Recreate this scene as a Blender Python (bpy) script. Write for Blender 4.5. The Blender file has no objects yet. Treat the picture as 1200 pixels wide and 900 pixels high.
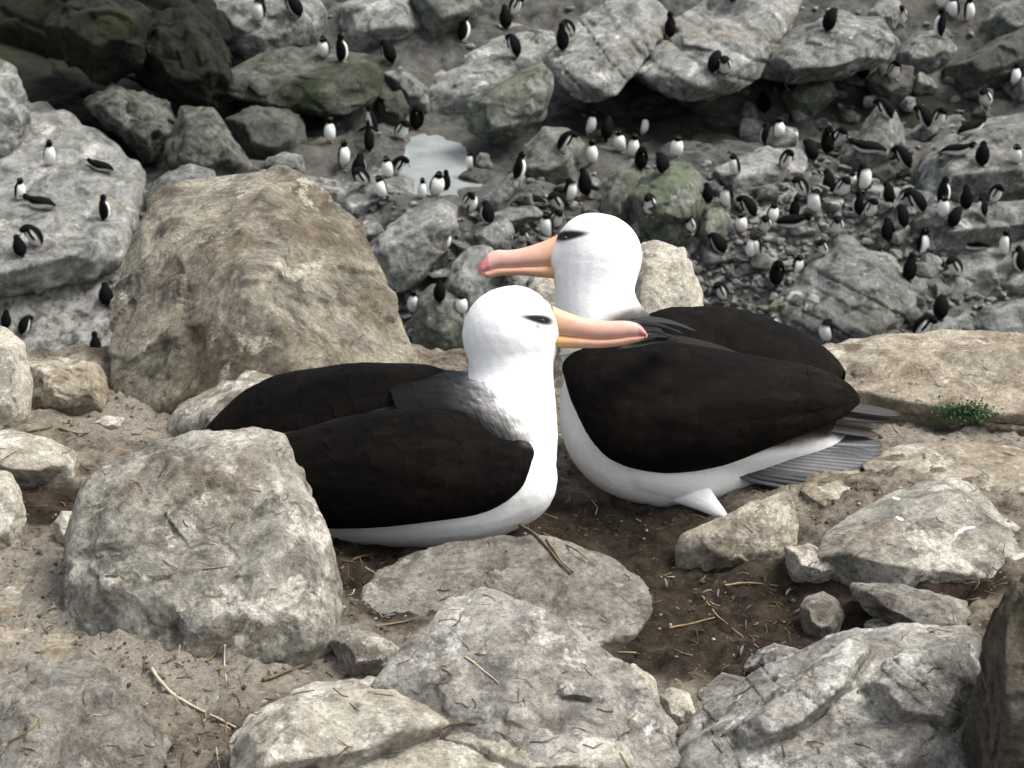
import bpy, bmesh, math, random
import numpy as np
from mathutils import Vector

# ------------------------------------------------------------------ camera, world, sun, exposure
SC = bpy.context.scene
COL = SC.collection
W0, H0 = 1200.0, 900.0            # photograph frame used for measuring
HFOV = math.radians(30.0)
F = W0 / 2 / math.tan(HFOV / 2)   # focal length in photograph pixels
PITCH = math.radians(20.0)
CAM = np.array([0.0, 0.0, 1.4])
FW = np.array([0.0, math.cos(PITCH), -math.sin(PITCH)])
UP = np.array([0.0, math.sin(PITCH), math.cos(PITCH)])
RT = np.array([1.0, 0.0, 0.0])

cam_d = bpy.data.cameras.new('camera')
cam = bpy.data.objects.new('camera', cam_d)
COL.objects.link(cam)
cam.location = CAM
cam.rotation_euler = (math.pi / 2 - PITCH, 0, 0)
cam_d.sensor_width = 36
cam_d.lens = 18 / math.tan(HFOV / 2)
cam_d.clip_start = 0.05
cam_d.clip_end = 2000
cam_d.dof.use_dof = True
cam_d.dof.focus_distance = 3.45
cam_d.dof.aperture_fstop = 17.0
SC.camera = cam

SUN_EL, SUN_AZ = math.radians(60), math.radians(92)     # azimuth from +Y (view direction) towards +X
world = bpy.data.worlds.new('World')
SC.world = world
world.use_nodes = True
nt = world.node_tree
nt.nodes.clear()
wo = nt.nodes.new('ShaderNodeOutputWorld')
bg = nt.nodes.new('ShaderNodeBackground')
sky = nt.nodes.new('ShaderNodeTexSky')
sky.sky_type = 'NISHITA'
sky.sun_disc = False
sky.sun_elevation = SUN_EL
sky.sun_rotation = SUN_AZ
sky.air_density = 1.0
sky.dust_density = 4.0
hs = nt.nodes.new('ShaderNodeHueSaturation')
hs.inputs['Saturation'].default_value = 0.38      # overcast: grey sky
nt.links.new(sky.outputs[0], hs.inputs['Color'])
nt.links.new(hs.outputs[0], bg.inputs['Color'])
bg.inputs['Strength'].default_value = 0.092
nt.links.new(bg.outputs[0], wo.inputs[0])

sun_d = bpy.data.lights.new('sun', 'SUN')
sun_d.energy = 1.5
sun_d.angle = math.radians(28)
sun_d.color = (1.0, 0.975, 0.92)
sun = bpy.data.objects.new('sun', sun_d)
COL.objects.link(sun)
sv = Vector((math.sin(SUN_AZ) * math.cos(SUN_EL), math.cos(SUN_AZ) * math.cos(SUN_EL), math.sin(SUN_EL)))
sun.rotation_euler = sv.to_track_quat('Z', 'Y').to_euler()
sun.location = (6, 6, 12)

SC.view_settings.view_transform = 'Standard'
SC.view_settings.look = 'None'
SC.view_settings.gamma = 1.0
SC.view_settings.exposure = 1.5
SC.render.engine = 'CYCLES'
SC.cycles.max_bounces = 5
SC.cycles.use_denoising = True

rng = np.random.RandomState(7)
random.seed(7)

# ------------------------------------------------------------------ helpers
def ray(px, py):
    return FW + RT * ((px - 600.0) / F) + UP * ((450.0 - py) / F)

def Pd(px, py, D):
    """world point seen at photograph pixel (px,py) at depth D metres along the view axis"""
    return CAM + ray(px, py) * D

def hash3(ix, iy, iz, seed):
    h = (ix * 374761393 + iy * 668265263 + iz * 2147483647 + seed * 1274126177) & 0xFFFFFFFF
    h = ((h ^ (h >> 13)) * 1274126177) & 0xFFFFFFFF
    h = ((h ^ (h >> 16)) * 2246822519) & 0xFFFFFFFF
    return h ^ (h >> 15)

def gnoise(p, seed=0):
    """vectorised gradient noise, about -1..1"""
    i = np.floor(p).astype(np.int64)
    f = p - i
    u = f * f * f * (f * (f * 6 - 15) + 10)
    out = 0
    for dx in (0, 1):
        wx = u[:, 0] if dx else 1 - u[:, 0]
        for dy in (0, 1):
            wy = u[:, 1] if dy else 1 - u[:, 1]
            for dz in (0, 1):
                wz = u[:, 2] if dz else 1 - u[:, 2]
                h = hash3(i[:, 0] + dx, i[:, 1] + dy, i[:, 2] + dz, seed)
                gx = (h & 1023) / 511.5 - 1
                gy = ((h >> 10) & 1023) / 511.5 - 1
                gz = ((h >> 20) & 1023) / 511.5 - 1
                out = out + wx * wy * wz * (gx * (f[:, 0] - dx) + gy * (f[:, 1] - dy) + gz * (f[:, 2] - dz))
    return out * 1.4

ROT = np.array([[0.36, 0.48, -0.8], [-0.8, 0.6, 0.0], [0.48, 0.64, 0.6]])

def fbm(p, octv=4, seed=0, gain=0.5, lac=2.03):
    a, s, q = 1.0, 0, p.copy()
    for o in range(octv):
        s = s + a * gnoise(q, seed + o * 17)
        q = (q @ ROT.T) * lac + 13.7
        a *= gain
    return s

def ridged(p, octv=4, seed=0, gain=0.5):
    a, s, q = 1.0, 0, p.copy()
    for o in range(octv):
        s = s + a * (1 - np.abs(gnoise(q, seed + o * 17)) * 2)
        q = (q @ ROT.T) * 2.07 + 5.1
        a *= gain
    return s

def sm(a, b, x):
    t = np.clip((x - a) / (b - a), 0, 1)
    return t * t * (3 - 2 * t)

def mesh_from(name, V, faces, smooth=True):
    me = bpy.data.meshes.new(name)
    V = np.asarray(V, dtype=np.float32)
    if isinstance(faces, np.ndarray):
        n, k = faces.shape
        me.vertices.add(len(V))
        me.vertices.foreach_set('co', V.ravel())
        me.loops.add(n * k)
        me.loops.foreach_set('vertex_index', faces.astype(np.int32).ravel())
        me.polygons.add(n)
        me.polygons.foreach_set('loop_start', np.arange(0, n * k, k, dtype=np.int32))
        me.update(calc_edges=True)
        me.validate()
    else:
        me.from_pydata(V.tolist(), [], faces)
        me.update()
    if smooth:
        me.polygons.foreach_set('use_smooth', np.ones(len(me.polygons), dtype=bool))
    return me

def set_col(me, C):
    at = me.color_attributes.new('Col', 'FLOAT_COLOR', 'POINT')
    C = np.asarray(C, dtype=np.float32)
    if C.shape[1] == 3:
        C = np.hstack([C, np.ones((len(C), 1), np.float32)])
    at.data.foreach_set('color', C.ravel())

def link(name, me, mat=None, parent=None, label=None, cat=None, group=None, kind=None, loc=None):
    o = bpy.data.objects.new(name, me)
    COL.objects.link(o)
    if mat is not None and me is not None and not me.materials:
        me.materials.append(mat)
    if parent is not None:
        o.parent = parent
    if loc is not None:
        o.location = loc
    if label: o['label'] = label
    if cat: o['category'] = cat
    if group: o['group'] = group
    if kind: o['kind'] = kind
    return o

def recentre(V, c):
    return np.asarray(V) - np.asarray(c)

_ico = {}
def ico(sub):
    if sub not in _ico:
        bm = bmesh.new()
        bmesh.ops.create_icosphere(bm, subdivisions=sub, radius=1)
        V = np.array([v.co[:] for v in bm.verts])
        Fc = np.array([[v.index for v in f.verts] for f in bm.faces])
        bm.free()
        _ico[sub] = (V / np.linalg.norm(V, axis=1)[:, None], Fc)
    return _ico[sub]

def hull_planes(pts, tol=6):
    bm = bmesh.new()
    for p in pts:
        bm.verts.new(p)
    bmesh.ops.convex_hull(bm, input=bm.verts)
    for v in [v for v in bm.verts if not v.link_faces]:
        bm.verts.remove(v)
    bm.normal_update()
    out = []
    areas = []
    for f in bm.faces:
        n = np.array(f.normal[:]); a = f.calc_area()
        d = float(n @ np.array(f.verts[0].co[:]))
        if a > 1e-9:
            out.append((n, d, a))
    hv = np.array([v.co[:] for v in bm.verts])
    bm.free()
    c = hv.mean(0)
    cu = math.cos(math.radians(tol))
    out.sort(key=lambda t: -t[2])
    N, Dd = [], []
    for n, d, a in out:
        d = d - n @ c
        if d < 0:
            n, d = -n, -d
        if any(n @ m > cu for m in N):
            continue
        N.append(n); Dd.append(d)
    return np.array(N), np.array(Dd), c, hv

# ------------------------------------------------------------------ materials (all procedural)
class NT:
    def __init__(s, name):
        s.m = bpy.data.materials.new(name)
        s.m.use_nodes = True
        s.t = s.m.node_tree
        s.t.nodes.clear()
        s.out = s.t.nodes.new('ShaderNodeOutputMaterial')
        s.b = s.t.nodes.new('ShaderNodeBsdfPrincipled')
        s.t.links.new(s.b.outputs[0], s.out.inputs[0])
        s.geo = s.t.nodes.new('ShaderNodeNewGeometry')
        s.pos = s.geo.outputs['Position']
    def L(s, a, b): s.t.links.new(a, b)
    def noise(s, scale, detail=5, rough=0.6, vec=None, dist=0.0):
        n = s.t.nodes.new('ShaderNodeTexNoise')
        n.inputs['Scale'].default_value = scale
        n.inputs['Detail'].default_value = detail
        n.inputs['Roughness'].default_value = rough
        n.inputs['Distortion'].default_value = dist
        s.L(vec or s.pos, n.inputs['Vector'])
        return n.outputs['Fac']
    def vor(s, scale, vec=None, feat='F1', out='Distance'):
        n = s.t.nodes.new('ShaderNodeTexVoronoi')
        n.feature = feat
        n.inputs['Scale'].default_value = scale
        s.L(vec or s.pos, n.inputs['Vector'])
        return n.outputs[out]
    def ramp(s, fac, a, b, ca=(0, 0, 0, 1), cb=(1, 1, 1, 1)):
        n = s.t.nodes.new('ShaderNodeValToRGB')
        n.color_ramp.elements[0].position = a
        n.color_ramp.elements[1].position = b
        n.color_ramp.elements[0].color = ca
        n.color_ramp.elements[1].color = cb
        s.L(fac, n.inputs[0])
        return n.outputs[0]
    def mix(s, fac, a, b, mode='MIX'):
        n = s.t.nodes.new('ShaderNodeMix')
        n.data_type = 'RGBA'
        n.blend_type = mode
        for sock, v in ((n.inputs[0], fac), (n.inputs[6], a), (n.inputs[7], b)):
            if hasattr(v, 'is_linked'):
                s.L(v, sock)
            elif isinstance(v, (int, float)):
                sock.default_value = v
            else:
                sock.default_value = tuple(v) + ((1,) if len(v) == 3 else ())
        return n.outputs[2]
    def math(s, op, a, b=0.0):
        n = s.t.nodes.new('ShaderNodeMath')
        n.operation = op
        for sock, v in ((n.inputs[0], a), (n.inputs[1], b)):
            if hasattr(v, 'is_linked'): s.L(v, sock)
            else: sock.default_value = v
        return n.outputs[0]
    def mapping(s, scale=(1, 1, 1), rot=(0, 0, 0), vec=None):
        n = s.t.nodes.new('ShaderNodeMapping')
        n.inputs['Scale'].default_value = scale
        n.inputs['Rotation'].default_value = rot
        s.L(vec or s.pos, n.inputs['Vector'])
        return n.outputs[0]
    def bump(s, h, strength, dist, prev=None):
        n = s.t.nodes.new('ShaderNodeBump')
        n.inputs['Strength'].default_value = strength
        n.inputs['Distance'].default_value = dist
        s.L(h, n.inputs['Height'])
        if prev is not None: s.L(prev, n.inputs['Normal'])
        return n.outputs[0]
    def done(s, color, rough=0.9, normal=None, spec=0.3):
        if hasattr(color, 'is_linked'): s.L(color, s.b.inputs['Base Color'])
        else: s.b.inputs['Base Color'].default_value = tuple(color) + (1,)
        if hasattr(rough, 'is_linked'): s.L(rough, s.b.inputs['Roughness'])
        else: s.b.inputs['Roughness'].default_value = rough
        s.b.inputs['Specular IOR Level'].default_value = spec
        if normal is not None: s.L(normal, s.b.inputs['Normal'])
        return s.m

def rock_mat(name, dark, light, crust, crust_amt, stain, stain_amt, k=1.0, moss=None, moss_amt=0.0, streak=None):
    """k scales the pattern frequency: 1 for near rock, about 0.15 for the far slope"""
    t = NT(name)
    big = t.noise(3.2 * k, 6, 0.62, dist=0.3)
    mid = t.noise(17 * k, 9, 0.74, dist=0.5)
    fine = t.noise(120 * k, 6, 0.78)
    c = t.mix(t.ramp(mid, 0.38, 0.64), dark, light)
    st = t.noise(4.6 * k, 7, 0.65, vec=t.mapping(rot=(0.4, 0.9, 0.2)), dist=0.8)
    c = t.mix(t.math('MULTIPLY', t.ramp(st, 0.62 - 0.25 * stain_amt, 0.80 - 0.2 * stain_amt), 0.85), c, stain)
    cr = t.noise(9 * k, 9, 0.78, vec=t.mapping(rot=(1.2, 0.3, 0.7)), dist=0.2)
    c = t.mix(t.math('MULTIPLY', t.ramp(cr, 0.66 - 0.26 * crust_amt, 0.71 - 0.22 * crust_amt), 0.85), c, crust)
    li = t.vor(26 * k, vec=t.mapping(scale=(1, 1, 1.15), rot=(0.3, 0.2, 0.5)))
    li = t.math('ADD', li, t.math('MULTIPLY', t.math('SUBTRACT', fine, 0.5), 0.6))
    c = t.mix(t.math('MULTIPLY', t.ramp(li, 0.16, 0.22, (1, 1, 1, 1), (0, 0, 0, 1)), t.math('MULTIPLY', t.ramp(st, .42, .56), .22)), c, tuple(min(.8, x * 1.1) for x in crust))
    if moss is not None:
        mo = t.noise(2.2 * k, 8, 0.7, vec=t.mapping(rot=(0.2, 0.1, 1.7)), dist=0.5)
        c = t.mix(t.math('MULTIPLY', t.ramp(mo, 0.70 - 0.4 * moss_amt, 0.78 - 0.3 * moss_amt), 0.9), c, moss)
    # speckle, pits and hairline cracks
    c = t.mix(0.75, c, t.mix(t.ramp(fine, 0.34, 0.62), (0.30, 0.29, 0.28), (1.0, 1.0, 1.0)), 'MULTIPLY')
    bl = t.noise(38 * k, 7, 0.8, vec=t.mapping(rot=(2.1, 0.8, 0.3)))
    c = t.mix(t.math('MULTIPLY', t.ramp(bl, 0.56, 0.66), 0.45), c, tuple(x * .55 for x in dark))
    c = t.mix(1.0, c, (1.45, 1.45, 1.45), 'MULTIPLY')
    sp = t.vor(120 * k)
    c = t.mix(t.ramp(sp, 0.10, 0.22, (0.5, 0.5, 0.5, 1), (0, 0, 0, 1)), c, (dark[0] * .45, dark[1] * .45, dark[2] * .45))
    crk = t.vor(5.5 * k, vec=t.mapping(scale=(1, 1, 1.8), rot=(0.5, 0.4, 0)), feat='DISTANCE_TO_EDGE')
    wob = t.math('ADD', crk, t.math('MULTIPLY', t.math('SUBTRACT', mid, 0.5), 0.35))
    crm = t.ramp(wob, 0.0, 0.028, (1, 1, 1, 1), (0, 0, 0, 1))
    crm = t.math('MULTIPLY', crm, t.ramp(big, 0.5, 0.6))
    c = t.mix(t.math('MULTIPLY', crm, 0.5), c, (dark[0] * .35, dark[1] * .35, dark[2] * .33))
    h1 = t.math('ADD', t.math('MULTIPLY', mid, 0.7), t.math('MULTIPLY', fine, 0.3))
    n1 = t.bump(h1, 1.0, 0.017 / k * (1 if k > .5 else .6))
    n2 = t.bump(t.noise(230 * k, 5, 0.75), 1.0, 0.006 / k * (1 if k > .5 else .6), n1)
    return t.done(c, 0.92, n2, 0.25)

M = {}
M['beige'] = rock_mat('beige_rock', (.14, .13, .108), (.50, .475, .405), (.70, .66, .57), .46, (.20, .155, .10), .35)
M['pale'] = rock_mat('pale_rock', (.28, .25, .20), (.64, .60, .50), (.80, .77, .68), .54, (.30, .24, .16), .3)
M['brown'] = rock_mat('brown_boulder_rock', (.10, .09, .071), (.45, .41, .32), (.60, .56, .46), .3, (.115, .085, .049), .66, k=.7)
M['greybrown'] = rock_mat('grey_brown_rock', (.10, .092, .078), (.37, .348, .30), (.56, .52, .45), .3, (.15, .12, .085), .4)
M['grey'] = rock_mat('grey_slab_rock', (.15, .14, .125), (.50, .475, .42), (.74, .72, .66), .46, (.19, .16, .12), .25)
M['dark'] = rock_mat('dark_weathered_rock', (.05, .044, .034), (.17, .15, .115), (.30, .28, .21), .2, (.09, .072, .036), .45)
M['ochre'] = rock_mat('ochre_ledge_rock', (.20, .165, .12), (.52, .465, .37), (.66, .61, .51), .46, (.24, .17, .10), .45)
M['far'] = rock_mat('far_grey_rock', (.042, .046, .042), (.235, .243, .222), (.50, .50, .46), .28, (.125, .118, .09), .3, k=.16, moss=(.10, .112, .08), moss_amt=.22)
M['farpale'] = rock_mat('far_pale_rock', (.075, .077, .071), (.30, .30, .277), (.46, .455, .42), .34, (.20, .165, .11), .3, k=.16, moss=(.11, .13, .09), moss_amt=.12)
M['fargreen'] = rock_mat('far_green_rock', (.038, .043, .035), (.19, .20, .168), (.42, .42, .37), .2, (.12, .11, .06), .3, k=.16, moss=(.095, .112, .068), moss_amt=.45)
M['fardark'] = rock_mat('far_dark_rock', (.03, .031, .027), (.105, .105, .093), (.20, .195, .17), .12, (.07, .06, .04), .3, k=.16, moss=(.03, .04, .02), moss_amt=.4)
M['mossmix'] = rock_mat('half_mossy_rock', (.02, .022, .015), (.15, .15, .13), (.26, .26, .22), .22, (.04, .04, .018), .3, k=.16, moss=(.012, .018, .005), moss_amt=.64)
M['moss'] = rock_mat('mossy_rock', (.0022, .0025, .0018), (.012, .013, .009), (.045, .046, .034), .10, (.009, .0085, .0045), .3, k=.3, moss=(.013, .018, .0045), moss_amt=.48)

def soil_mat():
    t = NT('dry_soil')
    big = t.noise(2.4, 6, 0.6, dist=0.4)
    mid = t.noise(22, 9, 0.75)
    fine = t.noise(160, 6, 0.75)
    c = t.mix(t.ramp(mid, 0.36, 0.66), (.07, .058, .044), (.37, .325, .258))
    at = t.t.nodes.new('ShaderNodeAttribute'); at.attribute_name = 'Col'
    sep = t.t.nodes.new('ShaderNodeSeparateColor'); t.L(at.outputs['Color'], sep.inputs[0])
    peat = t.mix(t.ramp(mid, 0.38, 0.68), (.014, .010, .007), (.082, .062, .043))
    c = t.mix(sep.outputs[0], c, peat)
    pale = t.mix(t.ramp(fine, .3, .7), (.24, .215, .175), (.46, .425, .36))
    c = t.mix(t.math('MULTIPLY', sep.outputs[1], t.ramp(big, 0.35, 0.6)), c, pale)
    c = t.mix(0.5, c, t.mix(t.ramp(fine, 0.3, 0.7), (0.4, 0.38, 0.36), (1.25, 1.22, 1.2)), 'MULTIPLY')
    n1 = t.bump(t.math('ADD', t.math('MULTIPLY', mid, .7), t.math('MULTIPLY', fine, .3)), 1.0, 0.02)
    n2 = t.bump(t.noise(420, 4, .8), .6, 0.003, n1)
    return t.done(c, 0.95, n2, 0.15)
M['soil'] = soil_mat()

def hill_mat():
    t = NT('hillside_gravel')
    big = t.noise(.55, 6, 0.6, dist=0.4)
    mid = t.noise(3.6, 9, 0.75)
    fine = t.noise(22, 6, 0.75)
    c = t.mix(t.ramp(mid, 0.36, 0.68), (.014, .015, .013), (.14, .141, .127))
    c = t.mix(t.math('MULTIPLY', t.ramp(big, .46, .66), .7), c, (.14, .13, .11))
    at = t.t.nodes.new('ShaderNodeAttribute'); at.attribute_name = 'Col'
    sep = t.t.nodes.new('ShaderNodeSeparateColor'); t.L(at.outputs['Color'], sep.inputs[0])
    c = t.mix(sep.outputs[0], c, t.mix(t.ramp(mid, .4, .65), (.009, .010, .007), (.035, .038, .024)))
    c = t.mix(t.math('MULTIPLY', sep.outputs[1], t.ramp(mid, .42, .58)), c, (.44, .43, .40))
    c = t.mix(.5, c, t.mix(t.ramp(fine, .3, .7), (.4, .4, .4), (1.25, 1.25, 1.22)), 'MULTIPLY')
    n1 = t.bump(t.math('ADD', t.math('MULTIPLY', mid, .7), t.math('MULTIPLY', fine, .3)), 1.0, 0.12)
    return t.done(c, 0.9, n1, 0.25)
M['hill'] = hill_mat()

def attr_mat(name, rough=.75, spec=.3, streak=None, bump=0.0, var=0.12):
    t = NT(name)
    at = t.t.nodes.new('ShaderNodeAttribute'); at.attribute_name = 'Col'
    n = t.noise(streak or 60, 5, .65)
    c = t.mix(1.0, at.outputs['Color'], t.mix(t.ramp(n, .3, .7), (1 - var,) * 3, (1 + var * .3,) * 3), 'MULTIPLY')
    nb = t.bump(t.noise((streak or 60) * 2.2, 4, .7), bump, .004) if bump else None
    return t.done(c, rough, nb, spec)

def plumage_mat():
    t = NT('white_plumage')
    at = t.t.nodes.new('ShaderNodeAttribute'); at.attribute_name = 'Col'
    v = t.mapping(scale=(55, 130, 95), rot=(0.2, 0.3, 0.25))
    n = t.noise(1.0, 5, .65, vec=v)
    c = t.mix(1.0, at.outputs['Color'], t.mix(t.ramp(n, .3, .7), (.90, .90, .89), (1.0, 1.0, 1.0)), 'MULTIPLY')
    nb = t.bump(n, .3, .004)
    m = t.done(c, .85, nb, .15)
    return m
M['plumage'] = plumage_mat()

def wing_mat(name, a, b):
    t = NT(name)
    at = t.t.nodes.new('ShaderNodeAttribute'); at.attribute_name = 'Col'
    v = t.mapping(scale=(18, 70, 70), rot=(0, 0.18, 0))
    n = t.noise(1.0, 7, .7, vec=v)
    n2 = t.noise(6, 4, .6)
    c = t.mix(t.ramp(n, .35, .75), a, b)
    c = t.mix(t.math('MULTIPLY', t.ramp(n2, .4, .7), .45), c, (b[0] * 1.5, b[1] * 1.4, b[2] * 1.25))
    c = t.mix(1.0, c, at.outputs['Color'], 'MULTIPLY')
    nb = t.bump(n, .5, .003)
    m = t.done(c, .8, nb, .06)
    return m
M['wing'] = wing_mat('dark_wing_feather', (.0014, .0013, .0012), (.0046, .0039, .0034))
M['bill'] = attr_mat('bill_horn', .42, .4, 40, .1, .12)
M['penguin'] = attr_mat('penguin_plumage', .8, .08, 14, 0, .15)
M['tailgrey'] = attr_mat('grey_tail_feather', .6, .3, 90, .2, .25)

def plain(name, c, rough=.8, spec=.3, sc=40, var=.35):
    t = NT(name)
    n = t.noise(sc, 5, .7)
    cc = t.mix(t.ramp(n, .3, .7), tuple(x * (1 - var) for x in c), tuple(min(1, x * (1 + var)) for x in c))
    return t.done(cc, rough, None, spec)
M['eye'] = plain('dark_eye', (.006, .005, .005), .3, .4)
M['foot'] = plain('pink_foot', (.24, .16, .13))
M['orange'] = plain('orange_bill', (.16, .05, .025), .5)
M['straw'] = plain('dry_straw', (.20, .145, .08), .8, .2, 30, .5)
M['twigdark'] = plain('brown_twig', (.12, .085, .05), .85, .2, 30, .5)
M['twigpale'] = plain('bleached_stem', (.42, .36, .26), .85, .2, 30, .3)
M['guano'] = plain('white_guano', (.62, .62, .59), .8, .2, 160, .3)
M['down'] = plain('white_down', (.70, .70, .68), .9, .1, 60, .12)
M['leaf'] = plain('green_leaf', (.045, .095, .03), .6, .3, 40, .5)

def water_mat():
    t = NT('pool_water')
    c = t.mix(t.ramp(t.noise(1.2, 5, .6), .4, .7), (.24, .265, .26), (.33, .355, .345))  # pale base colour stands in for sky reflected on the water
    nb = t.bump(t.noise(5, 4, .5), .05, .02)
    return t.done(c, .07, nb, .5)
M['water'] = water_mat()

# ------------------------------------------------------------------ terrain functions
PROF_Y = np.array([3, 12, 24, 29.5, 31.3, 32.5, 38.0, 41.5, 60, 120, 400])
PROF_Z = np.array([-12.5, -12.4, -12.0, -9.04, -7.67, -6.95, -6.85, -4.9, 1.0, 12, 40])
POOL_Z = -6.96

def pool_pt(px, py):
    d = ray(px, py)
    t = (POOL_Z - CAM[2]) / d[2]
    return CAM + d * t
POOL_PX = [(470, 196), (474, 178), (482, 165), (500, 157), (520, 160), (535, 170), (548, 186), (562, 198), (562, 216), (548, 224), (520, 226), (492, 226), (476, 216)]
POOL = np.array([pool_pt(*q)[:2] for q in POOL_PX])
POOL_C = POOL.mean(0)

def pool_sd(x, y):
    """>0 outside: polar distance to the pool outline around its centre, scaled"""
    ang = np.arctan2((y - POOL_C[1]), (x - POOL_C[0]) * 3.4)
    pa = np.arctan2((POOL[:, 1] - POOL_C[1]), (POOL[:, 0] - POOL_C[0]) * 3.4)
    pr = np.hypot((POOL[:, 0] - POOL_C[0]) * 3.4, POOL[:, 1] - POOL_C[1])
    o = np.argsort(pa)
    pa, pr = pa[o], pr[o]
    R = np.interp(ang, np.r_[pa[-1] - 2 * np.pi, pa, pa[0] + 2 * np.pi], np.r_[pr[-1], pr, pr[0]])
    wob = gnoise(np.stack([x * 2.6, y * .9, x * 0 + 2.2], 1), 61) * .55 + gnoise(np.stack([x * 7, y * 2.4, x * 0 + 5.2], 1), 62) * .22
    return (np.hypot((x - POOL_C[0]) * 3.4, y - POOL_C[1]) - R + wob)

def far_h(x, y):
    x = np.asarray(x, float); y = np.asarray(y, float)
    p = np.stack([x, y, np.zeros_like(x)], 1)
    z = np.interp(y + 0.5 * gnoise(p * .22, 3), PROF_Y, PROF_Z)
    amp = sm(22, 29, y)
    z = z + amp * (.34 * fbm(p * .5, 3, 11) + .10 * ridged(p * 1.9, 3, 23) - .08)
    sd = pool_sd(x, y)
    w = 1 - sm(0.0, 2.4, sd)
    rim = POOL_Z + .03 + .10 * sm(0, 2.0, sd) + .05 * gnoise(p * 2.3, 8) * sm(.3, 1.2, sd)
    rim = np.where(sd < .25, POOL_Z - .15 + .18 * sm(-.6, .25, sd), rim)
    return z * (1 - w) + rim * w

MOUNDS = [  # px, py, height, radius  (soil banked against things on the near ledge)
    (215, 775, .075, .34), (40, 720, .04, .3), (640, 700, .03, .25), (1080, 600, .03, .35), (80, 470, .03, .3), (870, 672, -.085, .34), (700, 615, -.03, .18)]
MO = []
for px, py, h, r in MOUNDS:
    d = ray(px, py); t = -CAM[2] / d[2]
    MO.append(((CAM + d * t)[0], (CAM + d * t)[1], h, r))

def edge_y(x):
    p = np.stack([x * 1.3, x * 0 + 3.3, x * 0], 1)
    return 4.12 + .10 * gnoise(p, 5) + .03 * gnoise(p * 4, 6)

def near_h(x, y):
    x = np.asarray(x, float); y = np.asarray(y, float)
    p = np.stack([x, y, np.zeros_like(x)], 1)
    z = .022 * fbm(p * 2.2, 3, 31) + .014 * ridged(p * 8, 4, 41, gain=.6) - .008 + .007 * fbm(p * 34, 4, 51, gain=.65)
    for mx, my, h, r in MO:
        z = z + h * np.exp(-((x - mx) ** 2 + (y - my) ** 2) / (2 * (r * .6) ** 2))
    e = y - edge_y(x)
    z = z - np.clip(e, 0, None) * 3.2 - .10 * sm(-.15, .1, e)
    side = np.clip(np.abs(x) - 4.5, 0, None)
    return np.maximum(z - side * 1.5, -12.6)

def march(fn, px, py, t0, t1, n):
    d = ray(px, py)
    t = np.linspace(t0, t1, n)
    P = CAM[None] + d[None] * t[:, None]
    below = P[:, 2] < fn(P[:, 0], P[:, 1])
    i = int(np.argmax(below))
    if not below.any():
        return t1
    return t[i]
def near_D(px, py): return march(near_h, px, py, 1.2, 7, 1200)
def far_D(px, py): return march(far_h, px, py, 20, 90, 1500)

def axis(parts):
    return np.unique(np.concatenate([np.linspace(a, b, n) for a, b, n in parts]))

def grid_mesh(name, xs, ys, fn):
    X, Y = np.meshgrid(xs, ys)
    Z = fn(X.ravel(), Y.ravel())
    V = np.stack([X.ravel(), Y.ravel(), Z], 1)
    nx, ny = len(xs), len(ys)
    i = np.arange(nx * ny).reshape(ny, nx)
    Fq = np.stack([i[:-1, :-1].ravel(), i[:-1, 1:].ravel(), i[1:, 1:].ravel(), i[1:, :-1].ravel()], 1)
    return mesh_from(name, V, Fq), V

# near ledge
xs = axis([(-14, -1.4, 60), (-1.4, 1.4, 420), (1.4, 14, 60)])
ys = axis([(-6, 1.9, 60), (1.9, 4.4, 380), (4.4, 9, 60)])
me, V = grid_mesh('ledge_ground', xs, ys, near_h)

def pxl(V):
    d = V - CAM
    D = d @ FW
    return 600 + F * (d @ RT) / D, 450 - F * (d @ UP) / D
# soil kinds: dark peat in the nest hollow, pale dusty crust elsewhere (patches with their own shape on the ground)
def ground_blob(V, px, py, rx, ry):
    d = ray(px, py); t = -CAM[2] / d[2]; c = CAM + d * t
    n = fbm(np.stack([V[:, 0] * 5, V[:, 1] * 5, V[:, 0] * 0], 1), 4, 77)
    q = np.hypot((V[:, 0] - c[0]) / rx, (V[:, 1] - c[1]) / ry) + n * .28
    return 1 - sm(.75, 1.15, q)
peat = np.zeros(len(V))
for a in [(730, 620, .30, .17), (850, 690, .40, .22), (900, 750, .32, .14), (430, 710, .14, .16), (60, 600, .13, .10), (1040, 690, .22, .08), (940, 745, .25, .10), (400, 660, .1, .2), (1150, 500, .12, .06)]:
    peat = np.maximum(peat, ground_blob(V, *a))
pale = np.zeros(len(V))
for a in [(180, 780, .38, .20), (90, 480, .3, .25), (1080, 540, .3, .25), (980, 570, .2, .2), (60, 700, .2, .2)]:
    pale = np.maximum(pale, ground_blob(V, *a) * .8)
set_col(me, np.stack([peat, pale, peat * 0], 1))
ledge = link('ledge_ground', me, M['soil'], kind='structure')

# far hillside
xs = axis([(-160, -14, 40), (-14, 14, 400), (14, 160, 40)])
ys = axis([(5, 26, 50), (26, 46, 300), (46, 400, 70)])
me, V = grid_mesh('hillside', xs, ys, far_h)
def far_blob(V, px, py, rx, ry):
    D = far_D(px, py); c = Pd(px, py, D)
    n = fbm(np.stack([V[:, 0] * .8, V[:, 1] * .8, V[:, 0] * 0], 1), 4, 78)
    q = np.hypot((V[:, 0] - c[0]) / rx, (V[:, 1] - c[1]) / ry) + n * .25
    return 1 - sm(.7, 1.2, q)
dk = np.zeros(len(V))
for a in [(120, 90, 3.4, 4.5), (60, 20, 4, 4), (230, 90, 2.2, 2.5), (760, 150, 2.2, 1.2), (300, 165, 1.4, 1.4), (1050, 140, 1.6, .8)]:  # the entry under the cave roof paints its shade into the ground colour
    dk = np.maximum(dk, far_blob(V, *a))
wt = np.zeros(len(V))
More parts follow.
